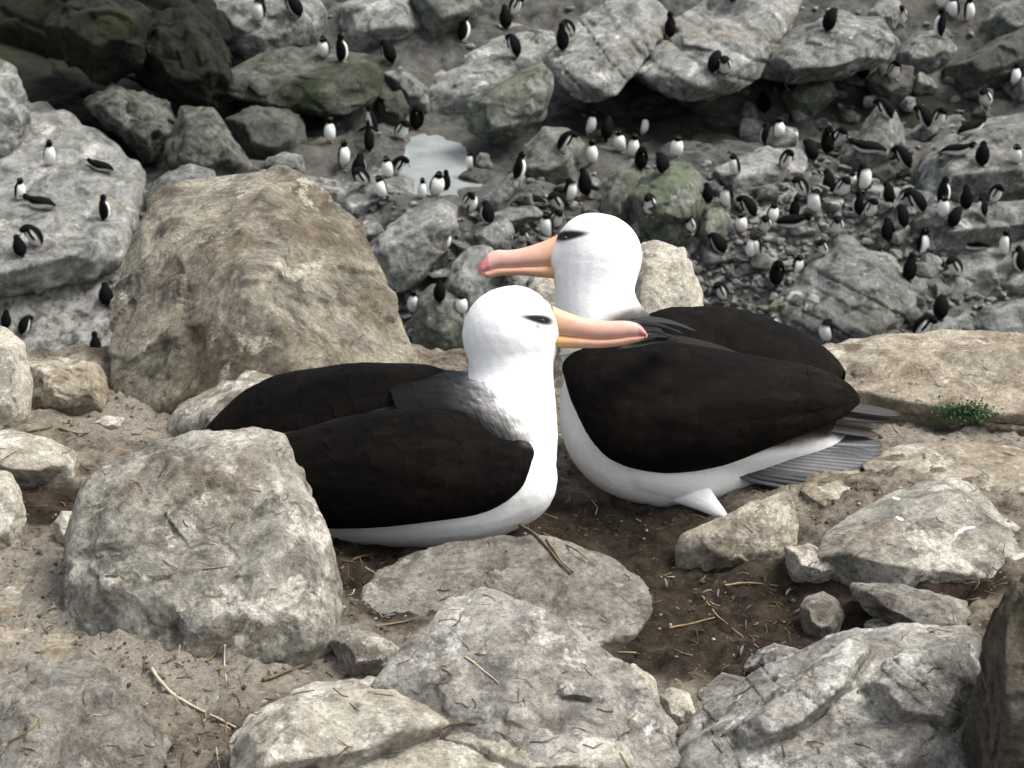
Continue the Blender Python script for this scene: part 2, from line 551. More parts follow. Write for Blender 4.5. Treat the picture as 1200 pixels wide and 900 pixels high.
for a in [(70, 380, 1.3, .9), (150, 300, .8, .6), (420, 215, 1.0, 1.4), (1000, 230, 2.5, .6), (860, 290, 1.3, .5), (630, 300, 1.5, .5)]:
    wt = np.maximum(wt, far_blob(V, *a) * .8)
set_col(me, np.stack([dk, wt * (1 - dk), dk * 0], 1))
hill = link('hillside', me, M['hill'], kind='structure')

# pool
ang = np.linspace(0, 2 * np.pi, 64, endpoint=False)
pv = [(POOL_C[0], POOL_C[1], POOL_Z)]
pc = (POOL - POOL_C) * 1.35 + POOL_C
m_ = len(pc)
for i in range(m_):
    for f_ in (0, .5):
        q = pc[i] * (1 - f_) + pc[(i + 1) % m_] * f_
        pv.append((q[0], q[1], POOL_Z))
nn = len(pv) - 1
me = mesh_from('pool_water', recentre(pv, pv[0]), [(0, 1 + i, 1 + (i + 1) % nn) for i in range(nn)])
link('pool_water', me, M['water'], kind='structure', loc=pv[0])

# ------------------------------------------------------------------ rocks
def facets(w, K, slope, off, r_):
    """broken, piecewise planar relief: each cell is a tilted chip meeting its neighbour in a crease"""
    seeds = w[r_.choice(len(w), K, replace=len(w) < K)]
    G = r_.normal(0, slope, (K, 3)); O = r_.normal(0, off, K)
    q = w + .06 * np.stack([gnoise(w * 5 + k * 9.1, 71 + k) for k in range(3)], 1)
    i1 = np.empty(len(w), int); i2 = i1.copy(); g = np.empty(len(w))
    for a in range(0, len(w), 8000):
        qa = q[a:a + 8000]
        d2 = np.maximum((qa ** 2).sum(1)[:, None] + (seeds ** 2).sum(1)[None] - 2 * qa @ seeds.T, 0)
        ii = np.argpartition(d2, 1, axis=1)[:, :2]
        da = np.take_along_axis(d2, ii, 1)
        sw = da[:, 0] > da[:, 1]
        ii[sw] = ii[sw][:, ::-1]; da[sw] = da[sw][:, ::-1]
        i1[a:a + 8000], i2[a:a + 8000] = ii[:, 0], ii[:, 1]
        g[a:a + 8000] = np.sqrt(da[:, 1]) - np.sqrt(da[:, 0])
    h = lambda i: O[i] + ((w - seeds[i]) * G[i]).sum(1)
    h1, h2 = h(i1), h(i2)
    t = sm(0, .9 / math.sqrt(K) * .35, g)
    return t * h1 + (1 - t) * .5 * (h1 + h2)

def shape_rock(pts, sub, seed, size, p_round=34, cuts=16, rough=1.0, strata=None, cut_rng=(.88, .985), lowf=.036):
    """chipped, faceted rock inside the convex hull of pts (world); returns verts (world), faces"""
    r_ = np.random.RandomState(seed)
    pts = np.asarray(pts, float)
    lo, hi = pts.min(0), pts.max(0)
    sc = np.maximum((hi - lo) / 2, 1e-3)
    q = (pts - (lo + hi) / 2) / sc
    N, Dd, c, hv = hull_planes(q)
    for _ in range(cuts):
        n = r_.normal(size=3); n /= np.linalg.norm(n)
        s = ((hv - c) @ n).max()
        N = np.vstack([N, n]); Dd = np.append(Dd, s * r_.uniform(*cut_rng))
    dirs, Fc = ico(sub)
    # facet planes wobble a little so that no face is dead flat
    wob = 1 + .035 * np.stack([gnoise(dirs * 2.3 + k * 7.7, seed + k) for k in range(4)], 1)
    prj = np.clip(dirs @ N.T, 0, None) / np.maximum(Dd, .05)[None]
    prj = prj * wob[:, np.arange(prj.shape[1]) % 4]
    r = (prj ** p_round).sum(1) ** (-1.0 / p_round)
    V = (dirs * r[:, None] + c) * sc + (lo + hi) / 2
    nrm = (V - V.mean(0)); nrm /= np.linalg.norm(nrm, axis=1)[:, None]
    w = V / size
    o = r_.uniform(-50, 50, 3)
    d = lowf * fbm(w * 2.1 + o, 3, seed)
    d += rough * (.010 * fbm(w * 13 + o, 5, seed + 5, gain=.62) + .008 * (ridged(w * 4.3 + o, 4, seed + 3) - .6))
    if sub >= 5:
        d += rough * facets(w, 34, .11, .010, r_) + rough * facets(w, 150, .16, .0045, r_)
    else:
        d += rough * facets(w, 14, .11, .012, r_)
    if strata is not None:
        n, sp, am = strata
        n = np.asarray(n, float); n /= np.linalg.norm(n)
        s = (w @ n) / sp + .16 * fbm(w * 1.7 + o, 2, seed + 12)
        fr = s - np.floor(s)
        lay = hash3(np.floor(s).astype(np.int64), np.zeros(len(s), np.int64), np.zeros(len(s), np.int64), seed) % 1000 / 1000.0
        d += am * ((lay - .5) - .9 * np.exp(-((fr) / .10) ** 2) * (lay > .35))
    V = V + nrm * (d * size)[:, None]
    return V, Fc

NROCK = [0]
def rock(name, label, outline, mat, D0=None, far=False, tilt=.5, depth=None, ridge=None, sub=None, bury=.35, grow=1.01,
         strata=None, cuts=14, rough=1.0, p=60, cat='boulder', group=None, back=1.0, extra=None, Doff=0.0, lobes=()):
    NROCK[0] += 1
    seed = 100 + NROCK[0]
    ol = np.array(outline, float)
    c = ol.mean(0)
    ol = (ol - c) * grow + c
    w, h = np.ptp(ol[:, 0]), np.ptp(ol[:, 1])
    ymax = ol[:, 1].max()
    bx = ol[ol[:, 1] > ymax - .25 * h][:, 0].mean()
    if D0 is None:
        D0 = (far_D if far else near_D)(bx, ymax - (.08 * h if not far else .1 * h))
    D0 += Doff - (.25 if far else 0)
    m = D0 / F
    if depth is None:
        depth = .42 * min(w, 1.7 * h)
    pts = []
    Dof = lambda py: D0 + tilt * (ymax - py) * m
    for px, py in ol:
        pts.append(Pd(px, py, Dof(py)))
    if ridge:
        for px, py, off in ridge:
            pts.append(Pd(px, py, Dof(py) - off * m))
    else:
        for px, py in (ol - c) * .55 + c:
            pts.append(Pd(px, py, Dof(py) - depth * m))
    for px, py in (ol - c) * .72 + c:
        pts.append(Pd(px, py, Dof(py) + depth * m * 1.3 * back))
    if bury:
        for px, py in ol:
            if py > ymax - .35 * h:
                q = Pd((px - c[0]) * .9 + c[0], py, Dof(py))
                pts.append(q - np.array([0, 0, bury * h * m]))
                pts.append(q + np.array([0, depth * m, -bury * h * m]))
    if extra:
        pts += extra
    size = .5 * (w + h) * m * .75
    if sub is None:
        sub = 7 if (w * h > 60000 and not far) else 6 if (not far or w * h > 7000) else 5
    rough *= .62 if far else .56
    V, Fc = shape_rock(pts, sub, seed, size, p_round=p, cuts=cuts, rough=rough, strata=strata, lowf=.03 if far else .016)
    for li, (lo_, ltilt, loff, lsub) in enumerate(lobes):       # further knobs of the same rock
        la = np.array(lo_, float); lc = la.mean(0); lp = []
        lym = la[:, 1].max(); lw = min(np.ptp(la[:, 0]), np.ptp(la[:, 1]) * 1.8)
        LD = lambda py: Dof(lym) + loff * m + ltilt * (lym - py) * m
        for px, py in la: lp.append(Pd(px, py, LD(py)))
        for px, py in (la - lc) * .6 + lc: lp.append(Pd(px, py, LD(py) - .28 * lw * m))
        for px, py in la: lp.append(Pd(px, py, LD(py)) + np.array([0, .3 * lw * m, -.5 * lw * m]))
        V2_, F2_ = shape_rock(lp, lsub, seed + 50 + li, lw * m * 1.2, p_round=p, cuts=cuts, rough=rough, strata=strata)
        Fc = np.vstack([Fc, F2_ + len(V)]); V = np.vstack([V, V2_])
    base = np.array([V[:, 0].mean(), V[:, 1].mean(), V[:, 2].min()])
    me = mesh_from(name, recentre(V, base), Fc)
    return link(name, me, M[mat], label=label, cat=cat, group=group, loc=base)

# ---- near ledge rocks
rock('boulder', 'huge brown stained boulder standing behind the left albatross at the ledge edge',
     [(138, 478), (129, 410), (138, 335), (163, 268), (196, 222), (252, 204), (340, 198), (382, 216), (416, 257), (446, 306), (480, 370), (494, 418), (490, 470), (330, 500), (200, 492)],
     'brown', D0=near_D(230, 488), tilt=1.0, ridge=[(170, 292, 55), (296, 312, 200), (345, 425, 175), (352, 485, 95), (440, 325, 55)], cuts=2, rough=1.0, grow=1.035)
rock('rock', 'low pale grey rock wedged between the huge brown boulder and the black wing',
     [(188, 497), (240, 456), (292, 427), (342, 432), (372, 446), (430, 470), (420, 540), (250, 545)],
     'beige', D0=near_D(250, 525), tilt=.8, cat='rock')
rock('boulder', 'large light grey flat faced boulder hiding the tail of the left albatross',
     [(62, 690), (74, 645), (96, 605), (80, 582), (86, 556), (152, 526), (232, 506), (300, 497), (336, 510), (352, 546), (368, 592), (388, 642), (397, 702), (396, 742), (355, 775), (200, 780)],
     'beige', D0=near_D(250, 775), tilt=.55, ridge=[(140, 560, 40), (240, 530, 42), (318, 525, 40), (350, 640, 50), (375, 725, 40), (240, 720, 55), (110, 680, 35)], cuts=4, bury=.15)
rock('rock', 'rounded pale rock lying at the back of the dirt patch behind the flat faced boulder',
     [(-25, 508), (10, 503), (50, 510), (88, 528), (92, 548), (60, 564), (0, 562), (-25, 555)], 'pale', tilt=.6, cat='rock', rough=.6, cuts=8)
rock('rock', 'upright pale grey rock end beside the dark soil pocket',
     [(-30, 548), (8, 548), (24, 568), (31, 600), (18, 642), (-10, 650), (-30, 640)], 'pale', tilt=.4, cat='rock', rough=.7, cuts=8)
rock('stone', 'small pale stone tucked against the flat faced boulder over dark soil',
     [(62, 612), (72, 598), (92, 600), (100, 625), (84, 640), (66, 632)], 'pale', cat='stone', sub=5)
rock('rock', 'smooth beige rock shoulder at the ledge edge left of the huge brown boulder',
     [(-40, 375), (0, 380), (28, 400), (38, 448), (26, 490), (-5, 510), (-40, 505)], 'pale', tilt=.4, cat='rock', rough=.7, cuts=8, D0=near_D(10, 495))
rock('rock', 'low warm pale rock on the dirt touching the foot of the huge brown boulder',
     [(30, 425), (62, 420), (118, 424), (127, 450), (126, 475), (80, 482), (35, 470)], 'ochre', tilt=.8, cat='rock', D0=near_D(85, 475))
rock('stone', 'flat pale stone sunk in dirt in front of the huge brown boulder',
     [(108, 496), (125, 486), (146, 489), (140, 500), (118, 503)], 'pale', cat='stone', sub=5, tilt=1)
rock('rock', 'low sloping grey brown rock in the foreground below the flat faced boulder',
     [(-40, 812), (10, 792), (60, 776), (102, 768), (136, 798), (166, 850), (192, 905), (120, 960), (-40, 960)],
     'greybrown', D0=near_D(90, 900) - .12, tilt=.9, ridge=[(30, 830, 30), (95, 790, 25), (130, 850, 30), (60, 900, 35)], bury=.1, cuts=4)
rock('rock', 'wide pale topped rock lying in front of the peaked grey boulder',
     [(270, 925), (272, 866), (300, 832), (352, 808), (402, 795), (462, 798), (520, 818), (600, 830), (700, 846), (742, 868), (748, 925)],
     'pale', D0=near_D(480, 900) - .14, tilt=1.2, ridge=[(300, 868, 30), (400, 832, 20), (560, 856, 20), (690, 866, 25), (500, 900, 45), (330, 905, 40)], bury=.2, cat='rock',
     lobes=[([(268, 930), (272, 866), (300, 832), (352, 808), (402, 795), (462, 798), (515, 818), (535, 850), (430, 905)], 1.0, -8, 6), ([(495, 862), (550, 846), (680, 846), (740, 868), (745, 905), (600, 915)], 1.0, -10, 6), ([(515, 826), (545, 812), (600, 814), (628, 828), (600, 845), (530, 845)], .8, 25, 5)])
rock('boulder', 'peaked grey boulder with a broad sloping face below the left albatross',
     [(438, 800), (478, 752), (520, 712), (566, 688), (622, 706), (690, 746), (742, 792), (786, 846), (806, 905), (760, 940), (480, 930)],
     'grey', D0=near_D(640, 870) - .18, tilt=.62, ridge=[(575, 705, 10), (610, 790, 45), (500, 800, 35), (700, 830, 45), (650, 900, 55)], bury=.1, cuts=4)
rock('slab', 'low grey brown slab under the breast of the left albatross',
     [(418, 748), (424, 692), (440, 664), (500, 646), (580, 630), (640, 622), (704, 638), (752, 676), (768, 712), (745, 742), (600, 765)],
     'greybrown', D0=near_D(600, 750) + .02, tilt=1.3, depth=30, bury=.2, ridge=[(432, 702, 16), (520, 680, 26), (620, 668, 30), (735, 708, 16)], cat='rock', rough=1.3)
rock('stone', 'small pale stone by the lower right foot of the peaked grey boulder',
     [(772, 815), (786, 804), (808, 812), (816, 836), (800, 850), (780, 842)], 'pale', cat='stone', sub=5)
rock('stone', 'pale sliver of stone behind the shoulder of the peaked grey boulder',
     [(722, 790), (742, 776), (768, 796), (774, 822), (752, 826)], 'pale', cat='stone', sub=5)
rock('stone', 'pale stone between the flat faced boulder and the peaked grey boulder',
     [(384, 752), (402, 738), (440, 742), (472, 760), (462, 782), (410, 788)], 'beige', cat='stone', sub=6)
rock('boulder', 'long grey rock with streaked pale face leaning toward the dark right edge rock',
     [(790, 915), (812, 880), (852, 842), (930, 782), (1000, 736), (1024, 742), (1062, 752), (1132, 730), (1150, 760), (1150, 960), (800, 960)],
     'grey', D0=near_D(960, 900) - .16, tilt=.9, ridge=[(1000, 760, 22), (1080, 790, 40), (900, 830, 22), (1100, 880, 60), (900, 900, 45)], strata=((.62, .2, .8), .10, .018), bury=.1, cuts=4,
     lobes=[([(850, 862), (925, 800), (1000, 742), (1036, 748), (1010, 800), (930, 870), (870, 890)], .7, -14, 6), ([(1010, 800), (1050, 765), (1130, 742), (1150, 800), (1120, 860), (1040, 850)], .5, -22, 6)])
rock('boulder', 'dark weathered rock wall at the right beside the long grey rock',
     [(1320, 560), (1246, 590), (1218, 622), (1190, 664), (1158, 712), (1150, 760), (1154, 850), (1158, 930), (1320, 960)],
     'dark', D0=near_D(1160, 890) - .30, tilt=.12, depth=110, cuts=14, bury=.3)
rock('boulder', 'brown grey mound of rock with white droppings right of the right albatross',
     [(940, 652), (962, 628), (1002, 600), (1062, 570), (1118, 555), (1152, 576), (1185, 625), (1240, 660), (1200, 705), (1080, 700), (1000, 682)],
     'beige', D0=near_D(1060, 690), tilt=1.2, depth=60, rough=.8, cuts=10, lobes=[([(1090, 660), (1110, 628), (1150, 615), (1190, 640), (1190, 690), (1120, 695)], .9, -12, 6)])
rock('rock', 'pale low stone edge at the foot of the mound with white droppings',
     [(918, 640), (945, 636), (985, 655), (1000, 672), (960, 680), (925, 668)], 'pale', cat='rock', sub=6)
rock('slab', 'narrow grey brown slab lying in dark peat in front of the droppings mound',
     [(990, 682), (1050, 682), (1132, 704), (1140, 740), (1080, 742), (1010, 712)], 'greybrown', cat='rock', tilt=1.0, sub=6, strata=((0, .3, 1), .2, .03))
rock('boulder', 'ochre layered rock rim along the ledge edge behind the right albatross tail',
     [(935, 410), (965, 400), (1010, 405), (1060, 413), (1110, 410), (1140, 400), (1210, 386), (1290, 384), (1290, 520), (1180, 512), (1100, 502), (1060, 478), (1000, 485), (945, 470)],
     'ochre', D0=near_D(1100, 500), tilt=.8, depth=70, back=.6, strata=((0.05, -.2, 1), .15, .06), cuts=6,
     lobes=[([(1085, 432), (1110, 412), (1150, 398), (1210, 386), (1290, 384), (1290, 440), (1180, 448)], .6, 10, 6), ([(940, 425), (970, 402), (1040, 408), (1080, 420), (1060, 450), (980, 460)], .8, 8, 6), ([(1125, 500), (1140, 470), (1180, 455), (1250, 455), (1250, 515), (1180, 516)], .4, -12, 6)])
rock('rock', 'rough upright rock under the right albatross tail in brown peat',
     [(786, 650), (790, 628), (850, 616), (900, 590), (926, 570), (940, 605), (934, 655), (900, 668), (830, 668)],
     'ochre', D0=near_D(865, 660) + .02, tilt=.12, depth=26, cat='rock', sub=6, cuts=6, p=26)
rock('stone', 'rounded reddish brown stone half sunk in dark peat',
     [(936, 712), (946, 698), (964, 693), (982, 702), (990, 722), (982, 742), (960, 748), (942, 736)], 'stone_brown' if 'stone_brown' in M else 'greybrown', cat='stone', rough=.4, cuts=5, sub=6)
rock('stone', 'small grey stone poking from dirt above the long grey rock',
     [(872, 782), (884, 764), (908, 754), (938, 760), (946, 776), (910, 792)], 'grey', cat='stone', sub=6)
rock('stone', 'flat grey stone edge behind the tip of the long grey rock',
     [(1010, 732), (1030, 722), (1060, 736), (1062, 752), (1030, 754)], 'greybrown', cat='stone', sub=5)
for sl, so, sm_ in [
    ('low tan rock shelf sunk in dirt left of the flat faced boulder', [(-40, 775), (-40, 690), (30, 668), (104, 688), (150, 735), (110, 775)], 'ochre'),
    ('flat tan stone shelf in dirt under the front of the flat faced boulder', [(186, 806), (240, 772), (330, 768), (384, 790), (330, 822), (236, 832)], 'beige'),
    ('broad tan rock shelf sunk in dirt below the ochre ledge rim', [(1004, 548), (1056, 520), (1140, 516), (1230, 532), (1230, 575), (1120, 580)], 'ochre'),
    ('small tan shelf stone behind the grey tail tip', [(936, 572), (962, 546), (1006, 545), (1022, 574), (966, 594)], 'ochre'),
    ('flat dirty stone in peat left of the long grey rock', [(816, 812), (846, 788), (884, 796), (880, 822), (836, 834)], 'greybrown')]:
    rock('rock_shelf', sl, so, sm_, tilt=2.1, depth=14, bury=.5, cat='rock', sub=6, cuts=6, Doff=-.015)
rock('boulder', 'cream white block of rock behind the head of the right albatross',
     [(725, 390), (735, 320), (748, 280), (770, 278), (800, 290), (820, 335), (828, 375), (820, 410), (760, 415)],
     'pale', D0=4.15, tilt=.4, bury=.6, cuts=10)
rock('rock', 'cream rock lump showing between the two albatross heads',
     [(612, 345), (618, 330), (640, 318), (660, 325), (680, 350), (680, 400), (620, 400)], 'pale', D0=4.1, tilt=.4, cat='rock', bury=.8)

# ---- far slope boulders
FAR = [
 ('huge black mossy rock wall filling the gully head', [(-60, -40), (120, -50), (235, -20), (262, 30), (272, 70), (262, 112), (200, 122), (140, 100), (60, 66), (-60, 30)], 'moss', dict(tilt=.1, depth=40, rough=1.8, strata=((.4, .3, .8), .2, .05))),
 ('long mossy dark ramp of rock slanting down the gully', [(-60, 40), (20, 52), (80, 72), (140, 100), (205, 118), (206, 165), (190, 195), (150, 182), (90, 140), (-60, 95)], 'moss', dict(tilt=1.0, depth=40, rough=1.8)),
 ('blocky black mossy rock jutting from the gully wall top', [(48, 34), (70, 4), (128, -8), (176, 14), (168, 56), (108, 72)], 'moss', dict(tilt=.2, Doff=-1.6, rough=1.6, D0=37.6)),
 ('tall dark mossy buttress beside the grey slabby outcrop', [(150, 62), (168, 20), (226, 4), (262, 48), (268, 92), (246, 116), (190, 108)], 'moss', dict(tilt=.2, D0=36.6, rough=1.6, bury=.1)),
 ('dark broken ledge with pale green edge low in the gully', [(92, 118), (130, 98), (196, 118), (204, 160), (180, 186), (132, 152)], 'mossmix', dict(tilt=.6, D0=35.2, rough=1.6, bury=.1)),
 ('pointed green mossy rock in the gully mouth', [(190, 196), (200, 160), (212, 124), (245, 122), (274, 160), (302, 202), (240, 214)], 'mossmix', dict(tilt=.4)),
 ('grey slabby outcrop above the mossy overhang', [(226, 4), (250, -12), (330, -14), (382, 6), (378, 40), (330, 62), (292, 66), (258, 52)], 'far', dict(tilt=.7)),
 ('broad ledge rock with mossy front where penguins stand', [(258, 84), (300, 64), (362, 54), (440, 66), (452, 90), (446, 112), (402, 138), (340, 134), (262, 112)], 'mossmix', dict(tilt=1.1, D0=37.4, bury=0, back=1.5, ridge=[(280, 92, 30), (350, 92, 50), (420, 100, 40), (340, 125, 35)])),
 ('dark blocky rock below the mossy front ledge', [(262, 136), (300, 122), (352, 136), (362, 168), (330, 186), (280, 176)], 'fardark', dict(tilt=.5)),
 ('small smooth rounded grey stone at the gully mouth', [(308, 196), (314, 184), (334, 178), (354, 182), (358, 200), (334, 206)], 'far', dict(rough=.3, cuts=4)),
 ('great pale sloping slab with penguins beside the mossy gully', [(-60, 122), (0, 118), (42, 112), (100, 148), (166, 184), (173, 214), (166, 252), (140, 302), (102, 316), (0, 332), (-60, 336)], 'farpale', dict(tilt=1.3, Doff=-.7, ridge=[(165, 205, 20), (155, 255, 30), (100, 305, 40), (0, 322, 45), (-40, 200, 35), (80, 220, 40)], sub=6, bury=.1)),
 ('pale layered boulder standing above the great pale slab', [(-60, 60), (-10, 66), (24, 84), (37, 130), (31, 174), (0, 208), (-60, 220)], 'farpale', dict(tilt=.3, strata=((.3, -.3, 1), .16, .05))),
 ('rough grey rock peeping over the huge brown boulder', [(168, 240), (178, 212), (222, 190), (252, 200), (262, 230), (220, 250)], 'far', dict(tilt=.5)),
 ('smooth pale slab at the top beside the mossy ledge', [(394, 8), (430, -12), (482, -6), (497, 34), (446, 46), (402, 50)], 'farpale', dict(tilt=.6)),
 ('dark greenish boulder at the top next to the smooth pale slab', [(478, -10), (560, -14), (568, 8), (548, 22), (502, 34)], 'fargreen', dict()),
 ('large pale sloping boulder above the rock pool', [(494, 104), (520, 74), (545, 48), (600, 22), (652, 34), (655, 62), (620, 92), (580, 120), (540, 124), (506, 118)], 'farpale', dict(tilt=1.1, ridge=[(520, 100, 20), (560, 85, 35), (620, 60, 35), (560, 110, 30)])),
 ('green grey block with overhanging front above the rock pool', [(546, 118), (580, 96), (632, 74), (652, 92), (640, 130), (606, 164), (566, 168), (548, 150)], 'fargreen', dict(tilt=.2, D0=36.2, bury=0)),
 ('pale furrowed slab with rusty underside', [(642, 66), (664, 34), (692, 8), (762, -8), (794, 22), (760, 60), (738, 84), (724, 114), (684, 124), (652, 100)], 'farpale', dict(tilt=1.0, D0=36.6, bury=0, back=2, ridge=[(665, 80, 30), (720, 60, 40), (700, 105, 30)], strata=((.7, 0, .7), .14, .04))),
 ('massive jutting pale boulder roofing the dark cave', [(732, 76), (770, 34), (840, -6), (944, -12), (930, 26), (902, 62), (890, 92), (832, 122), (776, 114), (744, 98)], 'farpale', dict(tilt=.9, D0=37.0, bury=0, back=2, ridge=[(760, 80, 35), (840, 60, 60), (880, 72, 45), (820, 100, 55)], strata=((.4, 0, .9), .2, .04))),
 ('wide grey rock with rounded back right of the cave roof', [(868, 84), (888, 58), (930, 36), (982, 14), (1040, 22), (1058, 50), (1040, 72), (990, 92), (920, 102)], 'far', dict(tilt=.8, D0=38.0, bury=0)),
 ('square dark block right of the rounded back rock', [(1050, 62), (1070, 38), (1112, 34), (1122, 60), (1090, 76), (1056, 78)], 'far', dict()),
 ('long dark diagonal slab under the top right corner', [(1100, 84), (1140, 60), (1200, 28), (1250, 10), (1250, 60), (1180, 90), (1130, 100)], 'fardark', dict(tilt=.4)),
 ('brownish rounded boulder at the top right corner', [(1152, 26), (1168, 4), (1205, -8), (1240, 0), (1230, 36), (1180, 44)], 'far', dict(rough=.6)),
 ('pale knob of rock at the top left of the penguin trio', [(1018, 14), (1030, 0), (1050, -4), (1060, 12), (1050, 26), (1026, 26)], 'farpale', dict()),
 ('narrow tilted slab between the ledge and the pale sloping boulder', [(446, 84), (468, 76), (502, 104), (504, 122), (480, 122)], 'far', dict(tilt=.5)),
 ('rusty brown rock squeezed under the tilted slab', [(440, 110), (470, 104), (480, 126), (470, 140), (444, 136)], 'fardark', dict()),
 ('pale wedge boulder in front of the rock pool', [(424, 300), (440, 276), (476, 248), (515, 232), (538, 240), (536, 272), (500, 300), (462, 318)], 'farpale', dict(tilt=.7, Doff=-.7, ridge=[(450, 290, 25), (500, 262, 30), (525, 268, 25)])),
 ('tilted pale block left of the pink bill', [(516, 348), (530, 312), (548, 288), (572, 284), (584, 296), (574, 330), (548, 362)], 'farpale', dict(tilt=.5, Doff=-.6)),
 ('squat mossy boulder below the tilted pale block', [(484, 392), (490, 345), (512, 330), (545, 350), (552, 385), (520, 406)], 'fargreen', dict(tilt=.3, Doff=-.5)),
 ('low grey block with a dark back penguin near the pool front', [(548, 280), (560, 262), (598, 252), (606, 272), (596, 292), (560, 294)], 'far', dict()),
 ('pyramid shaped pale green boulder below the dark cave', [(732, 230), (750, 212), (788, 184), (816, 198), (834, 238), (822, 268), (780, 274), (748, 256)], 'fargreen', dict(tilt=.4)),
 ('rounded mossy boulder left of the pyramid boulder', [(704, 248), (708, 216), (724, 194), (748, 186), (758, 206), (748, 236), (722, 256)], 'fargreen', dict(tilt=.4)),
 ('big cracked square faced boulder behind the black wing', [(916, 372), (928, 326), (946, 300), (984, 282), (1042, 294), (1088, 324), (1076, 366), (1046, 400), (980, 402)], 'far', dict(tilt=.6, ridge=[(950, 318, 25), (1020, 330, 55), (1060, 340, 35), (1030, 385, 50), (960, 385, 30)], strata=((.5, .2, .9), .15, .05), sub=6)),
 ('long pale tilted slab at the right with two penguins', [(1094, 326), (1110, 306), (1160, 276), (1205, 256), (1250, 250), (1250, 300), (1170, 328), (1106, 352)], 'farpale', dict(tilt=.9, ridge=[(1115, 330, 20), (1180, 305, 30)])),
 ('flat topped pale rock below the penguin file', [(836, 200), (862, 184), (896, 170), (946, 176), (948, 198), (900, 218), (858, 224)], 'farpale', dict(tilt=1.0, ridge=[(860, 208, 18), (910, 200, 22)])),
 ('sharp upright fin of grey rock', [(980, 194), (1004, 158), (1034, 114), (1052, 132), (1062, 168), (1044, 194), (1008, 202)], 'far', dict(tilt=.3)),
 ('broad sloping grey slab on the right slope', [(1072, 186), (1110, 160), (1160, 140), (1250, 118), (1250, 216), (1160, 222), (1084, 236)], 'far', dict(tilt=1.3)),
 ('rough bank of pale rock under the broad sloping slab', [(1060, 262), (1096, 242), (1160, 236), (1250, 232), (1250, 268), (1150, 280), (1084, 284)], 'far', dict(tilt=1.0)),
 ('hunched mossy rock topped by one penguin near the pool', [(594, 208), (612, 172), (638, 148), (666, 150), (684, 172), (676, 196), (640, 214)], 'fargreen', dict(tilt=.5)),
 ('flat dark stone at the pool outlet', [(536, 206), (552, 196), (580, 200), (590, 212), (560, 220)], 'fardark', dict(sub=5)),
 ('small yellowish stone standing in the pool', [(556, 194), (562, 178), (572, 180), (578, 196), (566, 202)], 'fargreen', dict(sub=4)),
 ('smooth rounded rock in front of the pool outlet', [(560, 240), (580, 220), (606, 198), (618, 206), (606, 230), (580, 250)], 'far', dict(tilt=.6)),
 ('long low log shaped rock in front of the pool', [(556, 252), (580, 244), (630, 240), (638, 254), (600, 264), (566, 264)], 'far', dict(rough=.5)),
 ('grey rock shelf on the near side of the pool', [(380, 240), (404, 212), (440, 200), (484, 208), (490, 226), (450, 240), (400, 258)], 'far', dict(tilt=1.6, Doff=.3)),
 ('wide smooth grey boulder above the ochre rim', [(992, 412), (1010, 394), (1050, 386), (1068, 398), (1064, 430), (1000, 432)], 'far', dict(rough=.4, cuts=5)),
 ('round grey boulder with a penguin head behind it', [(1066, 400), (1078, 376), (1100, 362), (1124, 374), (1132, 404), (1110, 425), (1076, 424)], 'far', dict(rough=.4, cuts=5)),
 ('stout rounded boulder at the right above the ochre rim', [(1132, 382), (1156, 358), (1200, 348), (1250, 352), (1250, 405), (1180, 412), (1140, 404)], 'far', dict(rough=.5, cuts=6)),
 ('mossy stone under the hunched penguin beside the pale block', [(818, 272), (824, 242), (846, 232), (858, 252), (850, 282), (830, 290)], 'fargreen', dict(sub=5)),
 ('dark triangular rock above the right hollow', [(1010, 96), (1030, 78), (1072, 76), (1070, 104), (1040, 118)], 'fardark', dict()),
 ('greenish dark block tucked below the rounded back rock', [(916, 110), (930, 92), (974, 92), (984, 112), (952, 128), (926, 126)], 'fargreen', dict()),
 ('grey saddle shaped rock below the sharp fin', [(1066, 262), (1080, 238), (1096, 228), (1124, 246), (1128, 268), (1096, 276)], 'far', dict()),
]
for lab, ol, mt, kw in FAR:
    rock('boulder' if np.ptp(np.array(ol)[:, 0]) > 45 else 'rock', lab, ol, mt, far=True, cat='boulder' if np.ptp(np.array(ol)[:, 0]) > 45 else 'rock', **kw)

# ------------------------------------------------------------------ ray casting against what is built
def dgraph():
    bpy.context.view_layer.update()
    return bpy.context.evaluated_depsgraph_get()
DG = dgraph()
def cast_px(px, py, start=12.0, dist=150):
    d = ray(px, py); L_ = np.linalg.norm(d); d = d / L_
    o = CAM + d * start
    ok, loc, nor, idx, ob, mx = SC.ray_cast(DG, Vector(o), Vector(d), distance=dist)
    return (np.array(loc), np.array(nor), ob) if ok else None
def cast_down(p, up=1.0, dist=6):
    ok, loc, nor, idx, ob, mx = SC.ray_cast(DG, Vector((p[0], p[1], p[2] + up)), Vector((0, 0, -1)), distance=dist)
    return (np.array(loc), np.array(nor), ob) if ok else None

# ------------------------------------------------------------------ scree stones on the far slope
SCREE = []
for k in range(12):
    r_ = np.random.RandomState(500 + k)
    pts = r_.normal(size=(11, 3)); pts /= np.linalg.norm(pts, axis=1)[:, None]
    pts *= np.array([1.0, r_.uniform(.65, .95), r_.uniform(.5, .75)])
    V, Fc = shape_rock(pts, 4, 500 + k, 1.6, p_round=44, cuts=5, rough=.7)
    SCREE.append(mesh_from('stone', V, Fc))
SMALL = []
for k in range(6):
    r_ = np.random.RandomState(600 + k)
    pts = r_.normal(size=(12, 3)); pts /= np.linalg.norm(pts, axis=1)[:, None]
    V, Fc = shape_rock(pts, 2 if k < 4 else 3, 600 + k, 1.6, p_round=9, cuts=5, rough=.6)
    V = V * np.array([1, .8, .62])
    SMALL.append((V, Fc))

